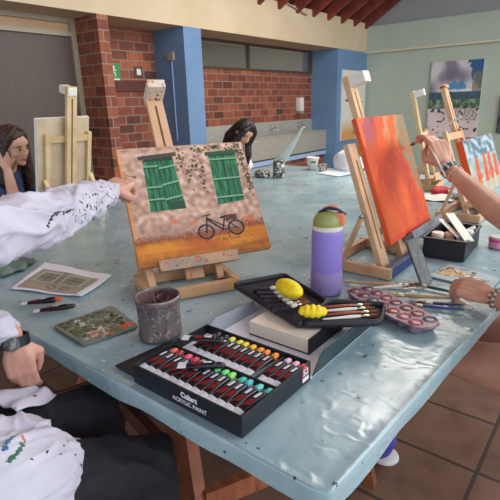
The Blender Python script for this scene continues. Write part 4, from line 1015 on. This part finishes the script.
# ------------------------------------------------------------------ people
def hand(wrist, fwd, back, side, size=1.0, curl=.6, spread=.05, thumb=.5, r0=1.0, fan=None):
    """fused hand: fwd = towards the fingers, back = out of the back of the hand, side = +1 when the thumb is on fwd x back"""
    w = V(wrist); f = V(fwd).normalized(); b = V(back); b = (b - f * b.dot(f)).normalized(); s = f.cross(b) * side
    P = lambda x, y, z: w + (f * x + s * y + b * z) * size
    parts = []
    parts.append(sweep([P(-.03, 0, 0), P(.0, 0, 0), P(.03, .0, 0)], [.024 * size * r0, .024 * size * r0, .025 * size * r0], 14, 2, .75, b))
    for y0, y1 in ((.012, .027), (.004, .009), (-.005, -.009), (-.012, -.026)):
        parts.append(sweep([P(.005, y0, 0), P(.045, y1, .002), P(.083, y1, .002)], [.015 * size, .0145 * size, .0115 * size], 10, 2))
    lens = ((.040, .024, .020), (.044, .028, .021), (.041, .026, .020), (.032, .020, .018))
    ys = (.028, .0095, -.009, -.0265)
    for i in range(4):
        c_ = curl[i] if isinstance(curl, (list, tuple)) else curl
        x, z = .085 - (.003 if i in (0, 3) else 0) - (.006 if i == 3 else 0), .002
        ang = c_ * .9; pts = [P(x - .02, ys[i] * .98, z), P(x, ys[i], z)]; rad = [.0108, .0102]
        y = ys[i]; yd = (ys[i] / .0265) * spread
        for k, ln in enumerate(lens[i]):
            x += ln * math.cos(ang); z -= ln * math.sin(ang); y += ln * yd * math.cos(ang)
            pts.append(P(x, y, z)); rad.append((.0094, .0085, .0072)[k]); ang += c_ * (1.15, .8, 0)[k]
        parts.append(sweep(pts, [q * size for q in rad], 10, 3))
    t0 = P(.012, .020, -.006); t1 = P(.040, .044 + .008 * (1 - thumb), -.016 - .012 * thumb); t2 = P(.070, .046 - .016 * thumb, -.024 - .016 * thumb); t3 = P(.093, .040 - .034 * thumb, -.028 - .02 * thumb)
    parts.append(sweep([t0, t1, t2, t3], [.015 * size, .0135 * size, .011 * size, .0085 * size], 10, 3))
    return parts
def headparts(c, fdir, up=(0, 0, 1), sc=1.0):
    f = V(fdir).normalized(); u = V(up); u = (u - f * u.dot(f)).normalized(); s = u.cross(f)  # s = head's left
    Mh = Matrix((s, f, u)).transposed(); c = V(c)
    P = lambda x, y, z: c + (s * x + f * y + u * z) * sc
    E_ = lambda p, r: ell(P(*p), tuple(q * sc for q in r), Mh, 22, 14)
    parts = [E_((0, -.012, .035), (.073, .090, .088)), E_((0, .030, -.02), (.060, .056, .072)), E_((0, .045, -.065), (.036, .036, .036)), E_((0, .068, -.085), (.018, .016, .016)),
             E_((0, .060, .035), (.055, .026, .040)), E_((.034, .050, -.022), (.026, .026, .026)), E_((-.034, .050, -.022), (.026, .026, .026)),
             sweep([P(0, .082, .018), P(0, .096, -.008), P(0, .103, -.022)], [.0075 * sc, .009 * sc, .0105 * sc], 10, 3), E_((.009, .092, -.026), (.007, .009, .006)), E_((-.009, .092, -.026), (.007, .009, .006)),
             E_((0, .080, -.050), (.020, .010, .012)), E_((.073, -.005, -.005), (.010, .018, .028)), E_((-.073, -.005, -.005), (.010, .018, .028))]
    return parts, P, E_
def face_details(P, E_, parent, sc=1.0):
    for sx in (1, -1):
        e = obj('eye', E_((sx * .030, .0765, .006), (.0125, .008, .0065)), M['eye'], parent, True)
        obj('iris', E_((sx * .030, .0835, .005), (.006, .003, .0055)), M['iris'], e, True)
        obj('eyebrow', sweep([P(sx * .016, .086, .024), P(sx * .030, .085, .029), P(sx * .045, .076, .024)], [.0022 * sc, .003 * sc, .0015 * sc], 8, 2), M['brow'], parent, True)
        obj('upper_eyelid', sweep([P(sx * .018, .082, .009), P(sx * .030, .0865, .0135), P(sx * .043, .078, .008)], .0018 * sc, 8, 2), M['brow'], parent, True)
    obj('lips', merge([sweep([P(-.019, .084, -.052), P(-.006, .0915, -.0485), P(0, .092, -.050), P(.006, .0915, -.0485), P(.019, .084, -.052)], [.0015 * sc, .0035 * sc, .003 * sc, .0035 * sc, .0015 * sc], 8, 2), sweep([P(-.016, .085, -.055), P(0, .0915, -.058), P(.016, .085, -.055)], [.0015 * sc, .0042 * sc, .0015 * sc], 8, 2)]), M['lips'], parent, True)

# --- left painter in the white smock
t = thing('person', 'person in white smock and black trousers reaching towards the painting of green shutters', 'person', (0, 0, 0))
shR, elR, wrR = V((.215, .835, 1.125)), V((.535, 1.01, 1.098)), V((.815, 1.182, 1.093))
shL, elL, wrL = V((.13, 1.16, 1.10)), V((.280, 1.19, .90)), V((.410, 1.054, .836))
hipR, hipL = V((.095, .885, .655)), V((.09, 1.08, .63))
knR, knL = V((.505, .704, .592)), V((.535, .935, .615))
ftR, ftL = V((.50, .72, .08)), V((.58, 1.0, .08))
hd, P, E_ = headparts((.21, .985, 1.40), (.82, .45, -.25))
parts = hd + [sweep([(.12, .98, 1.08), (.15, .985, 1.2), (.18, .985, 1.32)], [.08, .055, .05]), sweep([(.09, .98, .68), (.10, .98, .9), (.12, .98, 1.08)], [.13, .115, .11]),
    sweep([(.215, .835, 1.12), (.13, 1.15, 1.10)], .05), sweep([shR, elR, wrR], [.045, .038, .026]), sweep([shL, elL, wrL], [.045, .038, .026]),
    sweep([hipR, knR, ftR], [.075, .055, .035]), sweep([hipL, knL, ftL], [.075, .055, .035]), sweep([hipR, hipL], .09)]
parts += hand(wrR + V((.012, .006, .002)), (.80, .45, .10), (-.35, -.45, .75), 1, .98, [.9, 1.1, 1.25, 1.3], .0, .9)
hLf = V((-.015, -.12, -1)); 
parts += hand(wrL + V((.002, -.010, -.022)), (-.02, -.16, -1), (-.52, -.74, .25), -1, .90, [.45, .5, .55, .6], .0, .2)
body = fuse('body', parts, M['skin'], t, .0045, 3)
face_details(P, E_, t)
fuse('hair', [ell(P(0, -.03, .05), (.088, .088, .085)), sweep([P(0, -.07, .04), P(0, -.09, -.10), P(0, -.08, -.24)], [.075, .07, .04])], M['hair'], t, .007, 3, .01)
sm_ = [sweep([(.07, .97, .74), (.09, .98, .92), (.125, .985, 1.10)], [.165, .15, .13], 20), sweep([(.20, .845, 1.115), (.13, 1.14, 1.095)], .072, 16), sweep([(.125, .985, 1.1), (.145, .985, 1.17)], [.09, .065], 16),
    sweep([shR, V((.37, .915, 1.112)), elR, V((.68, 1.10, 1.095)), wrR + V((-.02, -.012, -.004))], [.072, .064, .056, .047, .037], 24),
    sweep([shL, elL, wrL + V((-.02, .015, .02))], [.076, .062, .044], 20),
    sweep([(.08, .90, .70), V((.22, .83, .675)), V((.318, .79, .645))], [.12, .096, .086], 24), sweep([(.08, 1.07, .66), V((.20, 1.02, .64)), V((.24, 1.01, .63))], [.11, .09, .082], 20),
    sweep([(.10, .98, .71), (.22, .91, .695), (.33, .865, .685)], [.10, .075, .05], 20)]
smk = fuse('smock', sm_, M['smock'], t, .005, 4, .008, .10, folds=.011, fs_=(8, 11, 15))
def dab_on(surface, groups, parent):
    from mathutils.bvhtree import BVHTree
    bv = BVHTree.FromPolygons([v.co.copy() for v in surface.data.vertices], [tuple(p.vertices) for p in surface.data.polygons])
    rg = random.Random(11)
    for mname, col, pts in groups:
        parts = []
        for (x, y, z, rr) in pts:
            co, no, _, _ = bv.ray_cast(V((0, 0, H)), (V((x, y, z)) - V((0, 0, H))).normalized())
            if co is None: continue
            q = no.to_track_quat('Z', 'Y').to_matrix() @ Matrix.Rotation(rg.uniform(0, 3), 3, 'Z')
            parts.append(ell(co, (rr * rg.uniform(.8, 1.7), rr * rg.uniform(.5, 1), .0009), q, 10, 6))
        tag(obj('paint_stain', merge(parts), mat(mname, col, .6), parent, True), kind='stuff')
def ray_pt(px, py, d): return V((0, 0, H)) + R3 @ V((px - 250, 250 - py, -F_PX)) * (d / F_PX)
rg = random.Random(4)
def stroke(pts, d, n, r_, jit): 
    out = []
    for k in range(n):
        s_ = k / max(1, n - 1) * (len(pts) - 1); i_ = min(int(s_), len(pts) - 2); f_ = s_ - i_
        px = pts[i_][0] * (1 - f_) + pts[i_ + 1][0] * f_ + rg.gauss(0, jit); py = pts[i_][1] * (1 - f_) + pts[i_ + 1][1] * f_ + rg.gauss(0, jit)
        p = ray_pt(px, py, d); out.append((p.x, p.y, p.z, r_ * rg.uniform(.6, 1.3)))
    return out
dab_on(smk, [('stain_charcoal', (46, 50, 46), stroke([(48, 226), (52, 216), (60, 212), (66, 213), (73, 209)], .98, 16, .0042, .4) + stroke([(78, 216), (92, 205), (108, 198)], 1.18, 46, .0032, 5) + stroke([(84, 196), (110, 186)], 1.2, 14, .0026, 4) + stroke([(40, 455), (75, 445)], .9, 7, .003, 5)),
    ('stain_blue', (48, 92, 136), stroke([(3, 452), (8, 442), (13, 437)], .80, 11, .0045, .8)), ('stain_green', (56, 104, 80), stroke([(7, 461), (14, 457), (20, 450), (24, 442)], .82, 12, .0036, .4)), ('stain_coral', (206, 120, 90), stroke([(22, 436), (24, 440)], .85, 4, .0036, .4))], t)
# pinched hem of the smock under the left hand
o = sheet('smock_hem', [(.33, 1.04, .715), (.34, .92, .72), (.45, .965, .685), (.435, 1.035, .69)], M['smock'], t, 24, 24, lambda u, v: (0, 0, .006 * math.sin(u * 9 + v * 3) + .004 * math.sin(v * 7)), .003)
fuse('trousers', [sweep([hipR, V((.3, .795, .622)), knR, V((.505, .71, .35)), ftR + V((0, 0, .06))], [.095, .082, .069, .058, .052], 24), sweep([hipL, V((.31, 1.0, .618)), knL, V((.56, .96, .35)), ftL + V((0, 0, .06))], [.095, .080, .066, .058, .052], 24), sweep([hipR, hipL], .11, 18)], M['trousers'], t, .006, 3, .006, .08, folds=.006, fs_=(14, 9, 9))
for fp in (ftR, ftL): fuse('shoe', [sweep([fp + V((-.04, 0, -.03)), fp + V((.06, 0, -.04)), fp + V((.16, 0, -.05))], [.042, .042, .03])], M['black'], t, .006, 2)
# black banded wristwatch
dw = (wrL - elL).normalized(); cw = wrL + V((.002, -.008, -.016)); bw = V((-.52, -.74, .25)); dh = V((-.02, -.16, -1)).normalized(); bw = (bw - dh * bw.dot(dh)).normalized(); sw = dh.cross(bw)
vs = []; fs = []
for i in range(32):
    a = 2 * PI * i / 32
    for dr, dx in ((.0, -.012), (.004, -.012), (.004, .012), (.0, .012)): vs.append(cw + (sw * math.cos(a) * (.0305 + dr) + bw * math.sin(a) * (.0255 + dr)) + dh * dx)
for i in range(32):
    i2 = (i + 1) % 32
    for k in range(4): fs.append((i * 4 + k, i2 * 4 + k, i2 * 4 + (k + 1) % 4, i * 4 + (k + 1) % 4))
wt = obj('watch', (vs, fs), M['black'], t, True, 30)
obj('watch_face', sweep([cw + bw * .024, cw + bw * .034], [.018, .016], 20, 1), mat('speckled_watch_face', (54, 56, 60), .3, c2=(130, 130, 130), scale=120), wt, True)
t_br = brush('short brush held by the reaching hand at the left edge of the painting', (.975, 1.262, 1.108), (.905, 1.225, 1.13), .0035, bl=.02, fl=.015)
# stool
st = thing('stool', 'wooden stool under the person in the white smock', 'stool', (.06, .98, 0))
bm = BM(); box(bm, (-.17, -.17, .50), (.17, .17, .535), None, .006); obj('seat', bm, M['oak'], st)
for sx in (-1, 1):
    for sy in (-1, 1):
        bm = BM(); bar(bm, (sx * .12, sy * .12, .5), (sx * .16, sy * .16, 0), .035, .035); obj('leg', bm, M['oak'], st)

# --- right painter (bare arms, seated facing +y)
t = thing('person', 'bare-armed person with bead bracelets at the right, painting the orange canvas', 'person', (0, 0, 0))
sR, eR, wR = V((1.66, -.10, 1.10)), V((1.535, .185, .925)), V((1.745, .500, 1.098))
sL, eL, wL = V((1.36, -.10, 1.10)), V((1.225, .045, .815)), V((1.356, .222, .794))
hR, hL = V((1.60, -.13, .555)), V((1.42, -.13, .555))
kR, kL = V((1.64, .42, .535)), V((1.450, .37, .525))
fR, fL = V((1.66, .78, .09)), V((1.452, .568, .09))
hd, P, E_ = headparts((1.52, -.05, 1.36), (.1, .95, -.3))
parts = hd + [sweep([(1.51, -.12, 1.05), (1.51, -.11, 1.17), (1.515, -.07, 1.30)], [.08, .055, .048]), sweep([(1.52, -.17, .60), (1.52, -.16, .85), (1.51, -.13, 1.05)], [.12, .10, .105]), sweep([sL, sR], .048),
    sweep([sR, eR, eR.lerp(wR, .35), eR.lerp(wR, .75), wR], [.047, .040, .041, .030, .025]), sweep([sL, eL, eL.lerp(wL, .35), wL], [.045, .038, .038, .026]),
    sweep([hR, hR.lerp(kR, .5), kR, V((1.65, .52, .38)), fR], [.088, .084, .058, .050, .034], 20), sweep([hL, hL.lerp(kL, .5), kL, V((1.447, .46, .33)), fL], [.092, .088, .060, .052, .034], 20), sweep([hR, hL], .11)]
parts += hand(wR + V((.004, .006, .005)), (.30, .42, .72), (-.50, -.62, .45), -1, 1.05, [.45, .6, .7, .8], .05, .9)
parts += hand(wL + V((.003, .010, .0)), (.06, .95, .10), (-.45, .0, .85), 1, .98, [.7, .85, .95, 1.1], .03, .5)
fuse('body', parts, M['skin3'], t, .0045, 3)
face_details(P, E_, t)
fuse('hair', [ell(P(0, -.03, .05), (.088, .088, .085)), sweep([P(0, -.07, .04), P(0, -.09, -.10), P(0, -.08, -.22)], [.07, .065, .04])], M['hair'], t, .007, 3, .01)
fuse('shirt', [sweep([(1.52, -.17, .62), (1.52, -.17, .85), (1.51, -.135, 1.06)], [.135, .12, .118], 20), sweep([sL + V((.02, 0, 0)), sR - V((.02, 0, 0))], .062, 16), sweep([sR, sR.lerp(eR, .35)], [.062, .058]), sweep([sL, sL.lerp(eL, .35)], [.060, .056])], M['shirtw'], t, .007, 3, .012, .08)
fuse('shorts', [sweep([hR, hR.lerp(kR, .22)], [.108, .10], 20), sweep([hL, hL.lerp(kL, .22)], [.11, .10], 20), sweep([hR, hL], .125)], M['shorts'], t, .007, 3, .01, .08)
def bracelet(c, axis, r, flat, cols, nb, br, parent, name='bead_bracelet', tilt=0):
    ax = V(axis).normalized(); x_ = ax.cross(V((0, 0, 1))).normalized(); y_ = ax.cross(x_)
    parts = {}
    for i in range(nb):
        a = 2 * PI * i / nb; p = V(c) + x_ * r * math.cos(a) + y_ * r * flat * math.sin(a) + ax * tilt * math.cos(a)
        parts.setdefault(i % len(cols), []).append(ell(p, (br, br, br), None, 8, 6))
    vs, fs = [], []; mi = []
    for k, pl in parts.items():
        a, b = merge(pl); o_ = len(vs); vs += a; fs += [tuple(q + o_ for q in f) for f in b]; mi += [k] * len(b)
    o = obj(name, (vs, fs), [mat('bead_%d' % k, c_, .35) for k, c_ in enumerate(cols)], parent, True)
    for p_, k in zip(o.data.polygons, mi): p_.material_index = k
axr = wR - eR
for k, (d, cols) in enumerate(((.012, [(226, 214, 204), (180, 170, 160)]), (.022, [(60, 96, 78), (214, 208, 196), (90, 90, 96)]), (.031, [(40, 70, 60), (206, 206, 206), (60, 60, 70)]), (.058, [(226, 150, 140), (232, 200, 190)]))):
    bracelet(wR - axr.normalized() * d, axr, .030 + .02 * d, .92, cols, 26, .0042 if k < 3 else .0028, t, tilt=.004)
axl = wL - eL
bracelet(wL - axl.normalized() * .008, axl, .030, .95, [(210, 196, 180), (120, 110, 100)], 24, .0034, t); bracelet(wL - axl.normalized() * .024, axl, .031, .95, [(90, 130, 120), (226, 214, 204)], 24, .0038, t)
for fp, sgn in ((fR, 1), (fL, 1)):
    fuse('sock', [sweep([fp + V((.004, -.065, .19)), fp + V((0, 0, .02))], [.052, .042], 18)], M['sock'], t, .005, 3)
    d = V((.10, .99, 0)).normalized()
    sh = fuse('shoe', [sweep([fp + V((0, -.02, .01)), fp + V((0, -.02, -.03)), fp + d * .06 + V((0, 0, -.028)), fp + d * .16 + V((0, 0, -.045))], [.050, .050, .046, .034], 18)], M['purple'], t, .005, 3)
    fuse('shoe_sole', [sweep([fp + V((0, -.03, -.062)), fp + d * .07 + V((0, 0, -.062)), fp + d * .17 + V((0, 0, -.066))], [.054, .051, .043], 18, 3, .36, (0, 0, 1))], M['sole'], sh, .005, 2)
brush('long white-handled brush touching the orange canvas, held in the raised hand', (1.898, .690, 1.150), (1.835, .490, 1.262), .0055, handle=M['whiteh'], bl=.03, fl=.03)
o = obj('paper_stick', sweep([(1.742, .560, 1.165), (1.692, .482, 1.070)], .004, 8), M['white'], None, True); tag(o, 'thin white stick hanging from the raised hand along the wrist', 'stick')
st = thing('stool', 'dark wooden stool under the person at the right', 'stool', (1.56, -.16, 0))
bm = BM(); box(bm, (-.19, -.17, .44), (.19, .17, .475), None, .006); obj('seat', bm, M['oak_dark'], st)
for sx in (-1, 1):
    for sy in (-1, 1):
        bm = BM(); bar(bm, (sx * .14, sy * .12, .44), (sx * .17, sy * .16, 0), .035, .035); obj('leg', bm, M['oak_dark'], st)

# --- girl leaning on her hand behind the far left easel
t = thing('person', 'long-haired girl in a blue shirt resting her cheek on one hand', 'person', (0, 0, 0))
hc = V((1.335, 2.86, 1.125)); fd = V((.30, -.93, -.22))
hd, P, E_ = headparts(hc, fd, (-.10, -.05, 1), .98)
wr = V((1.262, 2.82, 1.005)); el = V((1.245, 2.76, .79))
parts = hd + [sweep([(1.30, 2.97, .92), (1.32, 2.92, 1.02), hc + V((0, .02, -.02))], [.06, .046, .045]), sweep([(1.30, 3.05, .60), (1.30, 3.0, .93)], [.11, .10]), sweep([(1.16, 2.98, .93), (1.46, 3.02, .93)], .045),
    sweep([(1.16, 2.97, .93), el + V((0, .03, 0)), el, el.lerp(wr, .4), wr], [.042, .036, .036, .034, .024]), sweep([(1.46, 3.0, .93), (1.50, 3.0, .70), (1.40, 2.87, .62)], [.042, .036, .026]),
    sweep([(1.22, 3.08, .52), (1.2, 2.72, .50), (1.2, 2.75, .1)], [.08, .055, .04]), sweep([(1.40, 3.08, .52), (1.4, 2.72, .50), (1.4, 2.75, .1)], [.08, .055, .04])]
parts += hand(wr + V((-.004, -.002, .008)), (-.10, .10, 1), (-.45, -.80, .0), 1, .92, [.16, .2, .22, .3], .05, .2)
parts += hand((1.39, 2.86, .61), (-.5, -.6, -.1), (0, 0, 1), -1, .92, .5)
fuse('body', parts, M['skin2'], t, .0045, 3)
face_details(P, E_, t, .98)
hp = [ell(P(0, -.022, .052), (.086, .092, .078), None), ell(P(0, -.05, .0), (.086, .07, .09), None)]
for s in (-1, 1):
    hp.append(sweep([P(s * .012, .035, .124), P(s * .052, .040, .085), P(s * .078, .015, .02), P(s * .088, .005, -.08), P(s * .095, .01, -.20), P(s * .085, .02, -.28)], [.012, .018, .022, .032, .036, .020], 14))
    hp.append(sweep([P(s * .05, -.05, .0), P(s * .07, -.06, -.14), P(s * .065, -.05, -.30)], [.05, .055, .03], 14))
fuse('hair', hp, M['hair'], t, .005, 2, .008, .02)
fuse('shirt', [sweep([(1.30, 3.05, .58), (1.30, 3.01, .78), (1.31, 2.98, .93)], [.125, .12, .10], 20), sweep([(1.17, 2.98, .925), (1.45, 3.02, .925)], .058, 16), sweep([(1.16, 2.97, .93), V((1.19, 2.83, .86))], [.056, .054]), sweep([(1.46, 3.0, .93), (1.50, 3.0, .78)], [.056, .052])], M['denim'], t, .007, 3, .01)
fuse('trousers', [sweep([(1.22, 3.08, .53), (1.2, 2.74, .51), (1.2, 2.76, .14)], [.095, .07, .055]), sweep([(1.40, 3.08, .53), (1.4, 2.74, .51), (1.4, 2.76, .14)], [.095, .07, .055])], M['trousers'], t, .008, 3)
# --- dark-haired girl at the far end
t = thing('person', 'dark-haired girl looking down behind the painting near the sink', 'person', (0, 0, 0))
hc = V((3.55, 2.90, 1.065)); hd, P, E_ = headparts(hc, (-.25, -.75, -.60), (.2, -.2, 1), 1.0)
parts = hd + [sweep([(3.58, 3.02, .90), (3.56, 2.98, .98), hc], [.06, .046, .045]), sweep([(3.62, 3.12, .55), (3.58, 3.04, .90)], [.11, .10]), sweep([(3.46, 2.98, .88), (3.72, 3.10, .88)], .045),
    sweep([(3.46, 2.96, .88), (3.38, 3.0, .66), (3.44, 2.86, .60)], [.042, .036, .026]), sweep([(3.72, 3.08, .88), (3.80, 3.05, .66), (3.66, 2.88, .60)], [.042, .036, .026]),
    sweep([(3.55, 3.15, .50), (3.5, 2.75, .48), (3.5, 2.78, .1)], [.08, .055, .04]), sweep([(3.70, 3.15, .50), (3.65, 2.75, .48), (3.65, 2.78, .1)], [.08, .055, .04])]
parts += hand((3.44, 2.85, .60), (-.1, -.9, -.1), (0, 0, 1), -1, .92, .5) + hand((3.66, 2.87, .60), (-.1, -.9, -.1), (0, 0, 1), 1, .92, .5)
fuse('body', parts, M['skin3'], t, .006, 3)
face_details(P, E_, t)
hp = [ell(P(0, -.02, .048), (.092, .098, .088)), ell(P(0, -.05, 0), (.088, .07, .09))]
for s in (-1, 1):
    hp.append(sweep([P(s * .01, .05, .12), P(s * .06, .06, .07), P(s * .080, .05, 0), P(s * .085, .05, -.08)] + [P(s * .085, .05, -.08) + V((0, 0, -.1)), P(s * .085, .05, -.08) + V((0, .02, -.2))], [.02, .026, .030, .036, .034, .018], 14))
hp.append(sweep([P(0, -.06, 0), P(0, -.10, -.14), P(0, -.08, -.28)], [.08, .08, .05]))
fuse('hair', hp, M['hairb'], t, .006, 2, .008, .02)
fuse('shirt', [sweep([(3.62, 3.12, .55), (3.60, 3.08, .72), (3.58, 3.04, .88)], [.125, .12, .10], 20), sweep([(3.46, 2.98, .88), (3.72, 3.10, .88)], .058, 16), sweep([(3.46, 2.96, .88), (3.39, 2.99, .70)], [.056, .05]), sweep([(3.72, 3.08, .88), (3.79, 3.05, .72)], [.056, .05])], M['shirtw'], t, .008, 3, .01)
fuse('trousers', [sweep([(3.55, 3.15, .51), (3.5, 2.77, .49), (3.5, 2.79, .14)], [.095, .07, .055]), sweep([(3.70, 3.15, .51), (3.65, 2.77, .49), (3.65, 2.79, .14)], [.095, .07, .055])], M['denim'], t, .008, 3)
for (x_, y_, l_) in ((1.30, 3.08, 'wooden stool under the girl in the blue shirt'), (3.63, 3.15, 'wooden stool under the dark-haired girl by the sink')):
    st = thing('stool', l_, 'stool', (x_, y_, 0))
    bm = BM(); box(bm, (-.16, -.15, .37), (.16, .15, .405), None, .006); obj('seat', bm, M['oak'], st)
    for sx in (-1, 1):
        for sy in (-1, 1):
            bm = BM(); bar(bm, (sx * .12, sy * .11, .37), (sx * .15, sy * .14, 0), .03, .03); obj('leg', bm, M['oak'], st)

# ------------------------------------------------------------------ light
W = bpy.data.worlds.new('world'); S.world = W; W.use_nodes = True
bg = W.node_tree.nodes['Background']; bg.inputs[0].default_value = (.86, .93, 1, 1); bg.inputs[1].default_value = 1.15
def area(name, loc_, target, sx, sy, power, col):
    l = bpy.data.lights.new(name, 'AREA'); l.shape = 'RECTANGLE'; l.size = sx; l.size_y = sy; l.energy = power; l.color = col
    o = bpy.data.objects.new(name, l); COL.objects.link(o); o.location = loc_
    o.rotation_euler = (V(target) - V(loc_)).to_track_quat('-Z', 'Y').to_euler(); return o
area('daylight_fill', (3.5, -3.6, 2.6), (2.5, 1.5, .7), 5.0, 1.8, 170, (.95, .98, 1))  # added area lamp standing in for unseen windows, no window built here
area('warm_fill', (4.5, 1.2, 3.2), (4.2, 1.6, .5), 3.0, 1.6, 110, (1, .93, .82))  # added soft warm fill above the table, no fixture modelled there

S.view_settings.view_transform = 'Standard'; S.view_settings.look = 'None'; S.view_settings.gamma = 1; S.view_settings.exposure = .2
try: S.view_settings.use_curve_mapping = False
except Exception: pass
